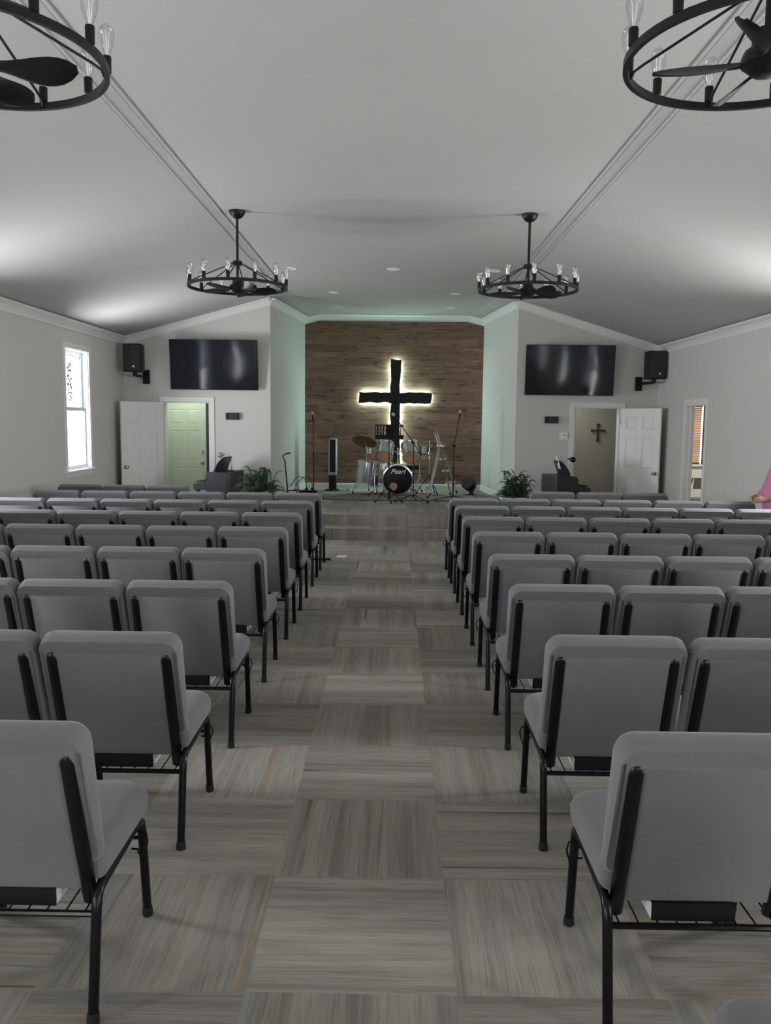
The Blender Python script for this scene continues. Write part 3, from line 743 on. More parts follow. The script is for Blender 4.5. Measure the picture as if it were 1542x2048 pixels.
# ------------------------------------------------------------------ large cross with light strip behind
def rough_beam(x0, x1, z0, z1, y0, y1, axis, seed):
    """beam with hewn edges along axis; returns MB"""
    b = MB(); n = 46; loops = []
    for i in range(n+1):
        f = i/n
        def j(k, a=.010): return a*noise.noise(Vector((f*9+seed, k*3.1, seed)))+.35*a*noise.noise(Vector((f*40, k*5, seed)))
        e = .0
        if axis == 'z':
            z = z0+(z1-z0)*f; a, c = x0+j(1, .022)-.012*math.sin(f*3), x1+j(2, .022)-.012*math.sin(f*3)
            lp = [(a+.012, y0+j(3), z), (a, y0+.02, z), (a+j(5), y1, z), (c+j(6), y1, z), (c, y0+.02, z), (c-.012, y0+j(4), z), ((a+c)/2, y0-.006+j(7), z)]
        else:
            x = x0+(x1-x0)*f; a, c = z0+j(1, .022), z1+j(2, .022)
            lp = [(x, y0+j(3), a+.012), (x, y0+.02, a), (x, y1, a+j(5)), (x, y1, c+j(6)), (x, y0+.02, c), (x, y0+j(4), c-.012), (x, y0-.006+j(7), (a+c)/2)]
        if i in (0, n):
            lp = [tuple(v+(.012*math.sin(q*7+seed) if k == (2 if axis == 'z' else 0) else 0) for k, v in enumerate(pt)) for q, pt in enumerate(lp)]
        loops.append(lp)
    b.loft(loops); return b
t = thing('timber_cross', 'large black hewn timber cross lit from behind on the plank wall', 'cross', (0, 0, 0))
b = rough_beam(-.082, .105, .62, 2.80, 15.82, 15.92, 'z', 1.7); b.build('upright', timber_m, t, ang=30)
b = rough_beam(-.685, .685, 1.985, 2.185, 15.80, 15.90, 'x', 4.2); b.build('crossbeam', timber_m, t, ang=30)
b = MB(); y = 15.972
for seg in (((-.055, 2.215), (-.055, 2.77)), ((-.055, 2.77), (.075, 2.77)), ((.075, 2.77), (.075, 2.215)), ((.075, 2.165), (.655, 2.165)), ((.655, 2.165), (.655, 2.01)), ((.655, 2.01), (.075, 2.01)),
            ((.075, 1.96), (.075, .66)), ((-.055, .66), (-.055, 1.96)), ((-.055, 2.01), (-.655, 2.01)), ((-.655, 2.01), (-.655, 2.165)), ((-.655, 2.165), (-.055, 2.165))):
    (a, c), (d, e) = seg; b.tube([(a, y, c), (d, y, e)], .008, 6)
b.build('led_strip', led_m, t)
b = MB(); b.box(-.03, .05, 15.91, 15.998, .8, 2.6); b.box(-.5, .5, 15.91, 15.998, 2.06, 2.11); b.build('wall_standoff', black_m, t, False)

# ------------------------------------------------------------------ drum kit (each drum and stand stands by itself)
def drum(name, label, c, axis, r, h, shell, top_m, bot_m, lugs=6, cat='drum'):
    t = thing(name, label, cat, c)
    ax = Vector(axis).normalized(); o = Vector((0, 0, 0))
    b = MB(); b.lathe([(r, -h/2+.01), (r, h/2-.01)], o, ax, 36, False); b.build('shell', shell, t)
    for s, m, nm in ((1, top_m, 'top_head'), (-1, bot_m, 'bottom_head')):
        b = MB(); b.lathe([(r*.985, s*(h/2-.004)), (r*.96, s*h/2), (.001, s*(h/2+.001))], o, ax, 36, False); b.build(nm, m, t)
        b = MB(); b.lathe([(r+.002, s*(h/2-.018)), (r+.012, s*(h/2-.018)), (r+.013, s*(h/2+.006)), (r-.004, s*(h/2+.007)), (r-.004, s*(h/2-.002))], o, ax, 36, False); b.build('hoop', chrome_m, t)
    a = ax.orthogonal().normalized(); d = ax.cross(a)
    for k in range(lugs):
        an = 2*PI*(k+.5)/lugs; v = a*math.cos(an)+d*math.sin(an); b = MB()
        b.tube([v*(r+.012)-ax*(h/2-.0), v*(r+.012)+ax*(h/2)], .0035, 6)
        for s in (-1, 1): b.tube([v*(r+.002)+ax*s*h*.22, v*(r+.022)+ax*s*h*.22], .011, 8); b.tube([v*(r+.012)+ax*s*h*.17, v*(r+.012)+ax*s*h*.27], .009, 8)
        b.build('lug', chrome_m, t)
    return t
def legs(t, pts, m, foot=rubber_m, r=.008, name='leg'):
    for pl_ in pts:
        b = MB(); b.tube(pl_, r, 8); l = b.build(name, m, t)
        q = MB(); e = Vector(pl_[-1]); q.tube([e+Vector((0, 0, .004))-(e-Vector(pl_[-2])).normalized()*.035, e], r+.006, 8); q.build('rubber_foot', foot, l)
# bass drum: front head faces the room
BD = Vector((.060, 14.86, P+.285)); r = .262
t = drum('bass_drum', 'large bass drum with black front head and white script lettering', BD, (0, -1, 0), r, .36, chrome_m, book_m, head_m, 8)
b = MB(); b.lathe([(.070, .1815), (.001, .1825)], (-.07, 0, -.12), (0, -1, 0), 28, False); b.build('head_patch', tan_m, t)
cu = bpy.data.curves.new('lettering', 'FONT'); cu.body = 'Pearl'; cu.size = .125; cu.shear = .35; cu.align_x = 'CENTER'; cu.extrude = .0008; cu.offset = .0012
to = bpy.data.objects.new('lettering_curve', cu); C.objects.link(to); bpy.context.view_layer.update()
me = bpy.data.meshes.new_from_object(to.evaluated_get(bpy.context.evaluated_depsgraph_get())); bpy.data.objects.remove(to)
me.materials.clear(); me.materials.append(sign_m)
lo = bpy.data.objects.new('lettering', me); C.objects.link(lo); lo.parent = t; lo.location = (.0, -.184, .105); lo.rotation_euler = (PI/2, 0, 0)
legs(t, [[(s*.20, -.06, -.12), (s*.30, -.15, -.279)] for s in (-1, 1)], chrome_m, name='spur')
b = MB(); b.tube([(0, .02, r), (0, .02, r+.10)], .02, 10); b.tube([(0, .02, r+.09), (0, .02, r+.30)], .012, 10)
for s in (-1, 1): b.tube([(0, .02, r+.20), (s*.05, -.0, r+.24), (s*.10, -.02, r+.22)], .011, 8); b.tube([(s*.01, .02, r+.17), (s*.01, .02, r+.23)], .020, 8)
b.build('tom_holder', chrome_m, t)
TA = Vector((.14, .46, 1))
drum('tom_drum', 'silver rack tom with tan bottom head, left of the pair', BD+Vector((-.225, -.03, .50)), (.16, .95, 1), .150, .27, chrome_m, head_m, head_m)
drum('tom_drum', 'silver rack tom with tan bottom head, right of the pair', BD+Vector((.235, -.0, .50)), (-.16, .95, 1), .160, .28, chrome_m, head_m, head_m)
t = drum('floor_tom', 'silver floor tom with three legs at the left of the drum kit', (-.47, 15.0, P+.385), (.12, .0, 1), .205, .42, chrome_m, head_m, head_m, 8)
legs(t, [[(.222*math.cos(a), .222*math.sin(a), .05), (.235*math.cos(a), .235*math.sin(a), -.18), (.30*math.cos(a), .30*math.sin(a), -.382)] for a in (R(200), R(300), R(60))], chrome_m)
t = drum('snare_drum', 'silver snare drum on a stand between floor tom and bass drum', (-.20, 15.25, P+.50), (.05, .1, 1), .178, .15, chrome_m, head_m, head_m, 8)
b = MB(); b.tube([(0, 0, -.10), (0, 0, -.36)], .012, 8)
for a in (R(30), R(150), R(270)): b.tube([(0, 0, -.13), (.16*math.cos(a), .16*math.sin(a), -.095), (.19*math.cos(a), .19*math.sin(a), -.05)], .007, 6)
b.build('basket', chrome_m, t)
legs(t, [[(0, 0, -.30), (.26*math.cos(a), .26*math.sin(a), -.495)] for a in (R(210), R(330), R(90))], chrome_m)
# cymbal stand
t = thing('cymbal_stand', 'chrome cymbal stand with one tilted bronze cymbal', 'cymbal', (-.52, 15.32, P))
b = MB(); b.tube([(0, 0, .12), (0, 0, .55)], .012, 8); b.tube([(0, 0, .5), (0, 0, .84)], .009, 8); b.tube([(0, 0, .84), (-.01, -.03, .90), (-.03, -.05, .955)], .007, 8); b.tube([(0, 0, .80), (0, 0, .85)], .018, 8); b.build('pole', chrome_m, t)
legs(t, [[(0, 0, .34), (.27*math.cos(a), .27*math.sin(a), .008)] for a in (R(200), R(320), R(80))], chrome_m)
ax = Vector((.20, .52, 1))
b = MB(); b.lathe([(.008, .028), (.02, .026), (.035, .012), (.05, .006), (.14, -.006), (.232, -.022), (.232, -.024), (.14, -.008), (.05, .004), (.02, .02), (.008, .025)], (-.03, -.05, .955), ax, 40); b.build('cymbal', brass_m, t)
b = MB(); b.lathe([(.014, .028), (.018, .032), (.014, .045), (.006, .05)], (-.03, -.05, .955), ax, 12); b.build('wing_nut', rubber_m, t)
# hi-hat stand without cymbals
t = thing('hi_hat_stand', 'bare chrome hi hat stand right of the drums', 'stand', (.635, 15.05, P))
b = MB(); b.tube([(0, 0, .08), (0, 0, .62)], .010, 8); b.tube([(0, 0, .6), (0, 0, .98)], .005, 6); b.tube([(0, 0, .86), (0, 0, .98)], .013, 8); b.tube([(0, 0, .86), (.03, 0, .86), (.035, 0, .90)], .006, 6); b.lathe([(.012, .70), (.03, .725), (.03, .74), (.012, .76)]); b.build('pole', chrome_m, t)
legs(t, [[(0, 0, .36), (.24*math.cos(a), .24*math.sin(a), .008)] for a in (R(190), R(310), R(60))], black_m)
b = MB(); b.box(-.05, .05, -.06, .16, .01, .022); b.tube([(-.045, .0, .015), (-.045, 0, .12)], .005, 6); b.tube([(.045, .0, .015), (.045, 0, .12)], .005, 6); b.build('foot_pedal', chrome_m, t)
t = thing('cymbal_boom_stand', 'folded black and chrome stand arm beside the right tom', 'stand', (.47, 15.35, P))
b = MB(); b.tube([(0, 0, .1), (0, 0, .62)], .011, 8); b.tube([(0, 0, .60), (.12, -.02, .63), (.17, -.02, .66)], .008, 6)
for q in range(4): b.tube([(.02+q*.035, -.01, .62), (.01+q*.035, -.01, .71)], .005, 6)
b.lathe([(.02, .30), (.028, .31), (.028, .34), (.02, .35)]); b.build('pole', chrome_m, t)
legs(t, [[(0, 0, .30), (.22*math.cos(a), .22*math.sin(a), .008)] for a in (R(230), R(350), R(110))], chrome_m)
t = thing('drum_throne', 'round black drum stool half hidden behind the bass drum', 'stool', (.34, 15.55, P))
b = MB(); b.lathe([(.14, .42), (.16, .43), (.165, .47), (.15, .50), (.10, .51)], n=24); b.build('seat', plastic_m, t)
b = MB(); b.tube([(0, 0, .15), (0, 0, .43)], .014, 8); b.build('pole', chrome_m, t)
legs(t, [[(0, 0, .28), (.22*math.cos(a), .22*math.sin(a), .008)] for a in (R(210), R(330), R(90))], chrome_m)

# ------------------------------------------------------------------ stands on the stage
t = thing('music_stand', 'black perforated music stand in front of the bass drum', 'music stand', (-.088, 13.40, P))
b = MB(); b.tube([(0, 0, .05), (0, 0, .62)], .013, 8); b.tube([(0, 0, .60), (0, .01, 1.08)], .010, 8); b.lathe([(.012, .60), (.02, .61), (.02, .64), (.012, .65)]); b.tube([(0, 0, .98), (-.035, 0, .985)], .005, 6)
b.build('pole', black_m, t)
b = MB(); Mx = Matrix.Translation((0, 0, 1.12)) @ Matrix.Rotation(R(-16), 4, 'X')
n = 10; w, h = .46, .30; cw = w/n
fr = [(-w/2, w/2, -.15, -.115), (-w/2, w/2, .125, .15), (-w/2, w/2, .055, .07)]
def stp(x0, x1, z0, z1): b.box(x0, x1, -.004, .004, z0, z1, mtx=Mx)
for x0, x1, z0, z1 in ((-w/2, w/2, -.09, -.02), (-w/2, w/2, .13, .15)): stp(x0, x1, z0, z1)
for i in range(n+1):
    x = -w/2+i*cw; stp(x-.011 if i else x, x+.011 if i < n else x, -.02, .13)
for q in range(5): stp(-w/2, w/2, .004+q*.027, .010+q*.027)
stp(-.06, .06, -.02, .13)
b.box(-w/2, w/2, -.05, 0, -.095, -.088, mtx=Mx); b.build('desk', black_m, t, False)
legs(t, [[(0, 0, .26), (.25*math.cos(a), .25*math.sin(a), .008)] for a in (R(205), R(335), R(280))], black_m)
b = MB(); [b.tube([(0, 0, .07), (.125*math.cos(a), .125*math.sin(a), .13)], .006, 6) for a in (R(205), R(335), R(280))]; b.build('leg_brace', black_m, t)
def mic(t, p, d):
    p, d = Vector(p), Vector(d).normalized(); b = MB()
    b.lathe([(.010, 0), (.012, .02), (.017, .10), (.019, .125)], p, d, 12); m_ = b.build('microphone', black_m, t)
    q = MB(); q.lathe([(.019, .123), (.026, .135), (.027, .155), (.021, .175), (.008, .184)], p, d, 14); q.build('mic_grille', gray_m, m_)
t = thing('microphone_stand', 'black boom microphone stand in front of the right tom', 'microphone stand', (.315, 13.55, P))
b = MB(); b.tube([(0, 0, .06), (0, 0, .55)], .011, 8); b.tube([(0, 0, .5), (-.005, 0, .97)], .009, 8); b.lathe([(.012, .52), (.018, .53), (.018, .57), (.012, .58)]); b.build('pole', black_m, t)
b = MB(); b.tube([(.12, .0, .78), (-.005, 0, .97), (-.26, -.02, 1.32)], .0085, 8); b.tube([(-.045, 0, .985), (.02, 0, .965)], .016, 8); b.tube([(.085, 0, .835), (.13, 0, .765)], .014, 8); b.build('boom', black_m, t)
mic(t, (-.25, -.02, 1.31), (-.72, -.05, .95))
legs(t, [[(0, 0, .12), (.05*math.cos(a), .05*math.sin(a), .11), (.33*math.cos(a), .33*math.sin(a), .010)] for a in (R(200), R(320), R(80))], black_m)
t = thing('microphone_stand', 'straight slim microphone stand at the left of the stage, before the tower fan', 'microphone stand', (-1.40, 14.3, P))
b = MB(); b.tube([(0, 0, .01), (0, 0, .72)], .011, 8); b.tube([(0, 0, .7), (-.005, 0, 1.33)], .008, 8); b.lathe([(.011, .70), (.017, .71), (.017, .76), (.011, .77)]); b.build('pole', black_m, t)
mic(t, (-.005, 0, 1.30), (-.12, -.35, 1)); b = MB(); b.lathe([(.13, 0), (.13, .012), (.11, .022), (.02, .03)], n=24); b.build('base', black_m, t)
t = thing('microphone_stand', 'black microphone stand with raised boom beside the stepladder', 'microphone stand', (1.00, 13.95, P))
b = MB(); b.tube([(0, 0, .04), (0, 0, .55)], .012, 8); b.tube([(0, 0, .5), (0, 0, .95)], .009, 8); b.lathe([(.012, .50), (.018, .51), (.018, .56), (.012, .57)]); b.build('pole', black_m, t)
b = MB(); b.tube([(-.01, 0, .78), (0, 0, .92), (.075, -.02, 1.38)], .008, 8); b.tube([(-.035, 0, .93), (.03, 0, .91)], .015, 8); b.build('boom', black_m, t)
mic(t, (.072, -.02, 1.34), (.15, -.1, 1))
legs(t, [[(0, 0, .07), (.32*math.cos(a), .32*math.sin(a), .010)] for a in (R(190), R(255), R(40))], black_m)
# guitar stand at the left of the stage
t = thing('instrument_stand', 'tall black tube stand with hooked top beside the left fern', 'stand', (-1.76, 13.55, P))
b = MB(); b.tube([(0, 0, .02), (0, 0, .22), (-.03, 0, .55), (-.04, 0, .66), (-.07, 0, .70), (-.065, 0, .74), (-.02, -.01, .77), (.06, -.02, .785)], .011, 8); b.build('pole', black_m, t)
b = MB(); b.tube([(0, 0, .16), (.14, -.02, .17), (.22, -.02, .02)], .010, 8); b.tube([(0, 0, .16), (.18, .12, .17)], .010, 8); b.build('lower_arm', black_m, t)
legs(t, [[(0, 0, .14), (.16*math.cos(a), .16*math.sin(a), .01)] for a in (R(160), R(270), R(30))], black_m)
t = thing('power_strip', 'black power strip with plugs and looping cables by the left alcove wall', 'power strip', (-1.54, 14.75, P))
b = MB(); b.box(-.16, .16, -.06, .06, 0, .07); b.build('housing', plastic_m, t, False, .008)
for i, x in enumerate((-.03, .07)):
    b = MB(); b.box(x-.02, x+.02, -.02, .02, .07, .12); pg = b.build('plug', rubber_m, t, False, .004)
    b = MB(); b.tube(bez([(x, 0, .12), (x+.02, 0, .38), (x-.22, 0, .42), (x-.30, .02, .12), (x-.34, .05, .01)], 14), .006, 6); b.build('cable', rubber_m, pg)
# tower fan
t = thing('tower_fan', 'tall black and silver tower fan at the left of the plank wall', 'fan', (-1.16, 15.55, P))
b = MB(); b.lathe([(.16, 0), (.155, .012), (.10, .028), (.05, .04)], n=28); b.build('base', plastic_m, t)
b = MB(); b.loft([[(x, y, z) for x, y in rr(w, d, (.03,)*4, 0, 4)] for z, w, d in ((.03, .135, .14), (.30, .145, .15))]); b.build('lower_body', plastic_m, t)
b = MB(); b.loft([[(x, y, z) for x, y in rr(w, d, (.04,)*4, 0, 4)] for z, w, d in ((.30, .150, .15), (.32, .158, .155), (.94, .158, .155), (.975, .148, .145), (.99, .11, .11))]); b.build('upper_body', gray_m, t)
b = MB(); b.loft([[(x, y, z) for x, y in rr(w, .05, (.02,)*4, 0, 3)] for z, w in ((.355, .10), (.36, .112), (.95, .112), (.965, .10))])
o = b.build('grille', plastic_m, t); o.location = (0, -.062, 0)
# stage light on the floor
t = thing('stage_light', 'round black stage light on the floor in the right alcove corner', 'stage light', (1.375, 15.0, P), R(20))
b = MB(); b.lathe([(.055, -.10), (.10, -.08), (.125, -.02), (.13, .06), (.128, .085), (.11, .085)], (0, 0, .19), (-.5, -.3, .35), 24); b.build('lamp_body', plastic_m, t)
b = MB(); b.lathe([(.11, .07), (.001, .075)], (0, 0, .19), (-.5, -.3, .35), 24, False); b.build('lens', screen_m, t)
b = MB(); b.box(-.08, .10, -.06, .06, 0, .012); b.tube([(.04, -.06, .01), (.02, -.14, .19)], .010, 6); b.tube([(.04, .06, .01), (.03, .14, .19)], .010, 6); b.tube([(.03, .0, .01), (.03, 0, .1)], .03, 8); b.build('yoke', plastic_m, t)
# stepladder
t = thing('stepladder', 'aluminium stepladder standing open on the right of the stage', 'ladder', (0, 0, 0))
A1, A2 = Vector((.775, 14.35, 1.21)), Vector((.84, 14.72, 1.21)); F1, F2 = Vector((.565, 14.12, P)), Vector((.64, 14.62, P)); G1, G2 = Vector((1.16, 14.55, P)), Vector((1.16, 15.10, P))
G1 = Vector((1.03, 14.95, P)); G2 = Vector((1.17, 15.35, P)); A1 = Vector((.775, 14.5, 1.21)); A2 = Vector((.83, 14.85, 1.21)); F1 = Vector((.57, 14.10, P)); F2 = Vector((.62, 14.55, P))
for a, g, n_ in ((A1, F1, 'support_leg'), (A2, F2, 'support_leg'), (A1+Vector((.02, 0, 0)), G1, 'side_rail'), (A2+Vector((.02, 0, 0)), G2, 'side_rail')):
    b = MB(); b.bar(a, g, .022, .034, (0, 1, 0)); l = b.build(n_, alu_m, t, False)
    d = (a-g).normalized(); q = MB(); q.bar(g+Vector((0, 0, .003)), g+d*.06, .032, .045, (0, 1, 0)); q.build('rubber_foot', rubber_m, l, False)
for f in (.26, .50, .75):
    p, q = A1.lerp(G1, f), A2.lerp(G2, f); b = MB(); d = (q-p).normalized(); s = Vector((0, 0, 1)).cross(d).normalized()*.05; z = Vector((0, 0, .012))
    b.hexa([p-s-z, p+s-z, p+s+z, p-s+z], [q-s-z, q+s-z, q+s+z, q-s+z]); b.build('step', alu_m, t, False, .003)
b = MB(); p, q = A1+Vector((.02, 0, .01)), A2+Vector((.02, 0, .01)); s = Vector((.06, 0, 0)); z = Vector((0, 0, .016))
b.hexa([p-s-z, p+s-z, p+s+z, p-s+z], [q-s-z, q+s-z, q+s+z, q-s+z]); b.build('top_platform', alu_m, t, False, .004)
b = MB(); u = Vector((-.075, 0, .24)); b.tube([A1, A1+u*.85, A1+u+Vector((0, .04, 0)), A2+u-Vector((0, .04, 0)), A2+u*.85, A2], .011, 8); b.build('handrail', alu_m, t)
b = MB(); b.bar(F1.lerp(A1, .35), F2.lerp(A2, .35), .012, .02); b.build('cross_brace', alu_m, t, False)
# cables on the stage
z = P+.006
o = MB().tube(bez([(-1.44, 14.28, z), (-1.2, 13.6, z), (-.7, 13.5, z), (-.35, 13.75, z), (.1, 13.7, z), (.5, 13.9, z), (.9, 13.62, z), (.98, 13.8, z)], 40), .006, 6).build('stage_cable', rubber_m)
tag(o, 'thin black cable running across the stage floor between the stands', 'cable')
o = MB().tube(bez([(-1.02, 15.62, z), (-.8, 15.5, z), (-.75, 15.75, z), (-1.0, 15.8, z), (-.9, 15.95, z+.0)], 16), .005, 6).build('floor_cable', rubber_m); tag(o, 'thin cord lying on the stage beside the tower fan base', 'cable')
o = MB().tube(bez([(1.1, 13.98, z), (1.0, 14.8, z), (.9, 14.4, z), (.7, 14.9, z), (.3, 15.3, z)], 20), .005, 6).build('stage_cable', rubber_m); tag(o, 'thin dark cable on the stage floor under the stepladder', 'cable')

# ------------------------------------------------------------------ ferns
def fern(x, y, label, seed, rad, hgt, pot):
    rnd = random.Random(seed); t = thing('potted_fern', label, 'plant', (x, y, P), 0, 'ferns at the stage corners')
    pw, pd, phh = pot; b = MB()
    b.loft([[(a, c, z) for a, c in rr(w*pw, w*pd, (.03,)*4, 0, 3)] for z, w in ((0, .84), (phh-.03, .98), (phh-.03, 1.04), (phh, 1.04), (phh, .94), (phh-.03, .92))]); b.build('planter', white_m, t)
    b = MB(); b.loft([[(a, c, z) for a, c in rr(.9*pw, .9*pd, (.03,)*4, 0, 3)] for z in (phh-.04, phh-.028)]); b.build('soil', soil_m, t)
    b = MB(); st = MB()
    for i in range(66):
        a = rnd.uniform(0, 2*PI); el = rnd.uniform(.25, 1.0); L = rad*rnd.uniform(.75, 1.15)
        o = Vector((rnd.uniform(-.35, .35)*pw, rnd.uniform(-.3, .3)*pd, phh-.03)); d = Vector((math.cos(a), math.sin(a), 0))
        up = hgt*el*1.25; out = L*(1.25-el*.75); dr = hgt*(1.05-el)*1.0*rnd.uniform(.6, 1.2)
        pts = bez([o, o+d*out*.15+Vector((0, 0, up*.8)), o+d*out*.6+Vector((0, 0, up*1.15)), o+d*out+Vector((0, 0, up-dr))], 20)
        st.tube(pts, [.0028*(1-.7*k/20) for k in range(21)], 4, False)
        for k in range(3, 21):
            f = k/20; tg = (pts[k]-pts[k-1]).normalized(); sd = tg.cross(Vector((0, 0, 1)))
            if sd.length < .1: sd = Vector((-d.y, d.x, 0))
            sd.normalize(); nn = sd.cross(tg).normalized(); w = .052*math.sin(min(1, .12+f*.95)*PI)**.7+.006
            for s in (-1, 1):
                tip = pts[k]+sd*s*w+tg*w*.35-nn*w*.22*rnd.uniform(.2, 1.6); m1 = pts[k].lerp(tip, .45)
                wd = tg*.0105; b.add([pts[k]-wd*.5, m1-wd+nn*.002, tip, m1+wd+nn*.002], [(0, 1, 2, 3)])
    b.build('fronds', leaf_m, t, False); st.build('stems', leaf_m, t)
fern(-2.01, 12.35, 'bushy fern in a low white planter at the left stage corner', 3, .42, .34, (.42, .26, .22))
fern(1.80, 12.25, 'bushy fern in a low white planter at the right stage corner', 11, .36, .36, (.42, .26, .22))

# ------------------------------------------------------------------ keyboard cabinets beside the stage
def organ(x, y, s, label, paper, rz):
    """s = +1: keys towards -x"""
    t = thing('piano', label, 'piano', (x, y, 0), rz, 'black pianos beside the stage')
    b = MB(); b.prism([(-.17*s, 0), (.17*s, 0), (.17*s, .83), (-.13*s, .83), (-.17*s, .79)], 'y', -.35, .40); b.build('cabinet', cabinet_m, t, False, .006)
    b = MB(); b.prism([(-.17*s, .56), (-.37*s, .56), (-.37*s, .655), (-.17*s, .68)], 'y', -.35, .40); b.build('keybed', cabinet_m, t, False, .006)
    b = MB(); b.box(min(-.19*s, -.34*s), max(-.19*s, -.34*s), -.31, .36, .675, .69); b.build('key_cover', plastic_m, t, False)
    for yy in (-.31, .36):
        b = MB(); b.box(min(-.34*s, -.29*s), max(-.34*s, -.29*s), yy-.025, yy+.025, 0, .56); b.build('leg', cabinet_m, t, False)
    b = MB(); lo = []
    for f in range(9):
        u = f/8; xx = (-.06+.02*u)*s+.10*s*u**1.6; lo.append([(xx-.008, -.28+.12*u**3, .83+.23*u), (xx-.008, .28-.12*u**3, .83+.23*u), (xx+.008, .28-.12*u**3, .83+.23*u), (xx+.008, -.28+.12*u**3, .83+.23*u)])
    b.loft(lo); b.build('music_rest', cabinet_m, t)
    return t
organ(-2.67, 12.93, 1, 'black piano by the left door with arched music rest', False, R(-10))
organ(2.60, 12.93, -1, 'black piano by the right door with arched music rest', True, R(8))
def lamp(x, y, s, label, m):
    t = thing('desk_lamp', label, 'lamp', (x, y, .83), 0, 'lamps on the pianos')
    b = MB(); b.lathe([(.045, 0), (.045, .012), (.02, .02)], n=16); b.build('base', black_m, t)
    b = MB(); b.tube([(0, 0, .015), (.003*s, 0, .10)], .0065, 8); b.tube(bez([(0, 0, .02), (.01*s, 0, .14), (.02*s, 0, .26), (-.07*s, 0, .27), (-.11*s, -.02, .262)], 14), .004, 6); b.build('gooseneck', chrome_m, t)
    b = MB(); b.lathe([(.012, 0), (.016, .02), (.038, .05), (.045, .08), (.035, .105), (.01, .115)], (-.10*s, -.02, .262), (-1*s, -.1, -.05), 16); b.build('lamp_shade', m, t)
lamp(-2.55, 12.9, 1, 'small gooseneck lamp on the left piano', gray_m)
lamp(2.68, 12.9, -.25, 'small black gooseneck lamp on the right piano', black_m)
b = MB(); b.hexa([(.0, -.10, 0), (.0, .10, 0), (.002, .10, 0), (.002, -.10, 0)], [(-.06, -.10, .2), (-.06, .10, .2), (-.058, .10, .2), (-.058, -.10, .2)])
o = b.build('sheet_music', paper_m, None, False); o.location = (2.585, 12.93, .93); tag(o, 'white sheet music standing on the right piano rest', 'paper')

# ------------------------------------------------------------------ small things on the floor
b = MB(); b.box(-.055, .055, -.075, .075, 0, .0015); o = b.build('paper_sheet', paper_m, None, False); o.location = (-.628, 9.90, .001); o.rotation_euler = (0, 0, R(-8))
tag(o, 'small white sheet of paper on the carpet in the aisle', 'paper')
b = MB(); b.box(-.12, .12, -.02, .02, 0, .022); o = b.build('floor_bar', black_m, None, False, .004); o.location = (-.86, 9.62, .001)
tag(o, 'short black metal bar on the carpet beside the left front chairs', 'bar')
# folding chair in the side room
t = thing('folding_chair', 'brown metal folding chair seen through the right doorway', 'chair', (4.90, 13.40, 0), R(14))
fm = noisy('brown folding chair metal', (.10, .095, .085), .06, 20, .5, 0)
for s in (-1, 1):
    b = MB(); b.tube([(s*.21, .24, .01), (s*.21, -.02, .44), (s*.20, -.20, .80)], .011, 8); b.build('leg', fm, t)
    b = MB(); b.tube([(s*.19, -.26, .01), (s*.19, .16, .42)], .011, 8); b.build('leg', fm, t)
b = MB(); b.loft([[(x, y, z) for x, y in rr(.38, .38, (.05,)*4, i, 4)] for z, i in ((.425, .01), (.43, 0), (.45, 0), (.455, .01))]); b.build('seat', fm, t)
b = MB(); lo = []
for k in range(9):
    x = -.19+.38*k/8; yy = -.20-.02*math.sin(PI*k/8); lo.append([(x, yy, .62), (x, yy-.02, .80), (x, yy+.006-.02, .80), (x, yy+.006, .62)])
b.loft(lo); b.build('backrest', fm, t)
b = MB(); b.tube([(-.19, -.18, .09), (.19, -.18, .09)], .009, 6); b.tube([(-.21, .17, .12), (.21, .17, .12)], .009, 6); b.build('stretcher', fm, t)

# ------------------------------------------------------------------ person by the right wall (cut by the photo's right edge), facing the aisle
t = thing('person', 'person in a loose pink dress by the right wall, cut off by the photo edge', 'person', (3.965, 8.42, 0), R(-90))
# local space: the person faces -y
b = MB()
def limb(pts, rs):
    b.tube(pts, rs, 12)
    for p_, r_ in zip(pts, rs): b.lathe([(r_*math.sin(PI*k/8), -r_*math.cos(PI*k/8)) for k in range(9)], p_, (0, 0, 1), 12)
b.loft([[(a*math.cos(2*PI*k/20), c*math.sin(2*PI*k/20)+o, z) for k in range(20)] for z, a, c, o in ((.74, .10, .09, 0), (.80, .165, .115, 0), (.90, .155, .115, 0), (.98, .125, .10, 0), (1.08, .14, .11, -.005), (1.17, .16, .11, 0), (1.235, .14, .085, .01), (1.27, .07, .06, .01))])
limb([(0, .01, 1.25), (0, 0, 1.34)], [.052, .048])
b.loft([[(a*math.cos(2*PI*k/20), c*math.sin(2*PI*k/20)+o, z) for k in range(20)] for z, a, c, o in ((1.315, .030, .035, -.035), (1.33, .048, .060, -.025), (1.37, .062, .078, -.012), (1.41, .070, .088, -.004), (1.45, .073, .093, 0), (1.49, .068, .088, .004), (1.52, .048, .062, .006), (1.535, .015, .02, .008))])
b.tube([(0, -.088, 1.425), (0, -.106, 1.398), (0, -.092, 1.385)], [.008, .014, .011], 8)
b.tube([(-.02, -.083, 1.357), (0, -.091, 1.357), (.02, -.083, 1.357)], [.004, .007, .004], 8)
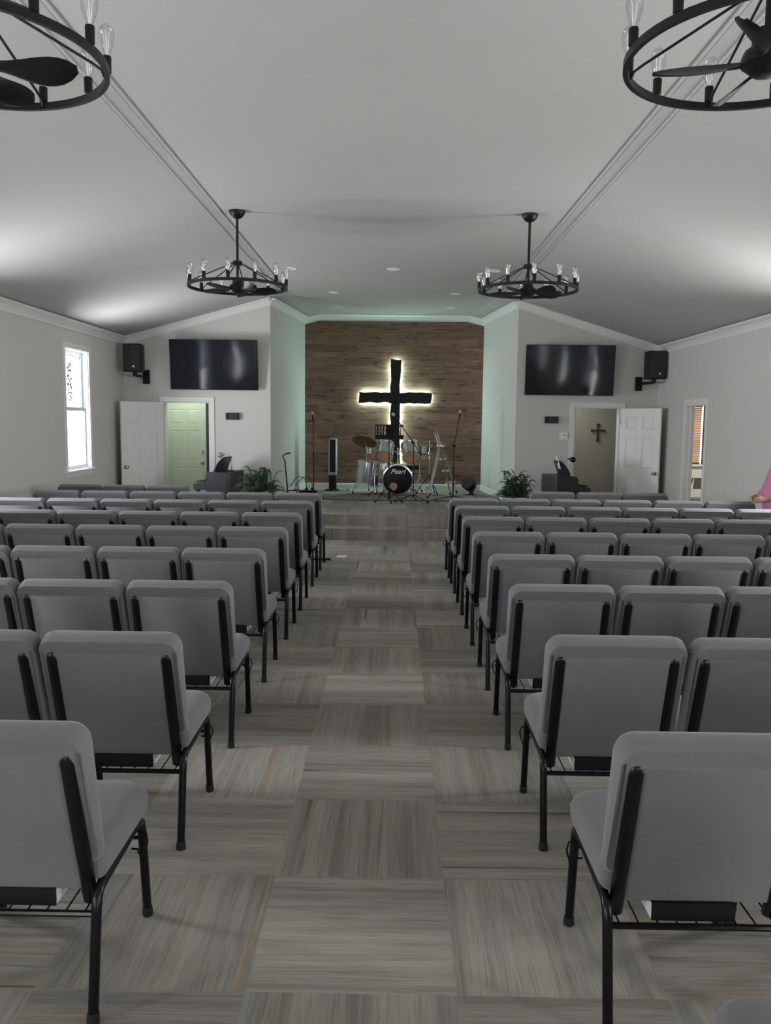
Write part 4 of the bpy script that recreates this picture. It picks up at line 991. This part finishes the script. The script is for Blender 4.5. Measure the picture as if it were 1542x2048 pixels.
for s_ in (-1, 1):
    b.tube([(s_*.070, .008, 1.44), (s_*.078, .016, 1.42), (s_*.070, .006, 1.395)], [.008, .011, .007], 8)
    limb([(s_*.155, .0, 1.215), (s_*.185, .02, .99)], [.050, .040]); W_ = Vector((s_*.10, -.21, .905))
    limb([(s_*.185, .02, .99), tuple(W_)], [.040, .026])
    limb([tuple(W_), (s_*.075, -.255, .895)], [.026, .030])
    for f in range(4):
        o = Vector((s_*(.085-.008*f), -.268, .915-.016*f)); L = (.030, .034, .032, .025)[f]
        b.tube([o, o+Vector((-s_*.012, -L*.9, -.002)), o+Vector((-s_*.032, -L*1.15, -.010)), o+Vector((-s_*.050, -L*.8, -.014))], [.0088, .0085, .008, .0065], 8)
    b.tube([(s_*.075, -.235, .918), (s_*.058, -.262, .932), (s_*.038, -.285, .928)], [.011, .010, .008], 8)
    limb([(s_*.085, 0, .78), (s_*.085, -.01, .44), (s_*.085, .015, .09)], [.085, .055, .036])
    limb([(s_*.085, .015, .07), (s_*.09, -.12, .035)], [.036, .028])
o = b.build('body', skin_m, t); m_ = o.modifiers.new('merge', 'REMESH'); m_.mode = 'VOXEL'; m_.voxel_size = .0065; m_.use_smooth_shade = True
for s_ in (-1, 1):
    q = MB(); q.lathe([(.001, -.012), (.008, -.009), (.0115, 0), (.008, .009), (.001, .012)], (s_*.028, -.075, 1.425), (0, -1, 0), 12); q.build('eye', sign_m, t)
q = MB(); q.loft([[(a*math.cos(2*PI*k/24), c*math.sin(2*PI*k/24)+o_, z+(.10 if math.sin(2*PI*k/24) < -.45 and z < 1.45 else 0)) for k in range(24)] for z, a, c, o_ in ((1.34, .066, .07, .035), (1.38, .080, .088, .024), (1.43, .084, .098, .018), (1.48, .082, .102, .008), (1.52, .062, .082, .008), (1.55, .02, .03, .01))]); q.build('hair', hair_m, t)
q = MB(); n = 40
q.loft([[((a+(.012*math.sin(9*2*PI*k/n) if z < .9 else 0))*math.cos(2*PI*k/n), (c+(.012*math.sin(9*2*PI*k/n) if z < .9 else 0))*math.sin(2*PI*k/n)+o_, z) for k in range(n)] for z, a, c, o_ in
   ((1.285, .066, .056, .01), (1.262, .12, .082, .006), (1.225, .178, .112, 0), (1.15, .190, .140, -.01), (1.05, .185, .165, -.02), (.96, .195, .200, -.03), (.90, .20, .195, -.02), (.82, .20, .172, 0), (.6, .205, .175, .005), (.35, .21, .18, .005), (.20, .215, .183, .005), (.195, .205, .173, .005))]); q.build('dress', pink_m, t)
for s_ in (-1, 1):
    q = MB(); q.tube([(s_*.12, 0, 1.245), (s_*.160, .0, 1.205), (s_*.190, .01, 1.09), (s_*.195, .015, .985), (s_*.165, -.06, .955), (s_*.125, -.16, .922)], [.045, .064, .066, .066, .060, .058], 14); q.build('sleeve', pink_m, t)
    q = MB(); q.loft([[(s_*.09+x, y-.055, z) for x, y in rr(w, d, (.035,)*4, 0, 4)] for z, w, d in ((0, .085, .235), (.02, .092, .245), (.05, .084, .225), (.075, .07, .14))]); q.build('shoe', shoe_m, t)
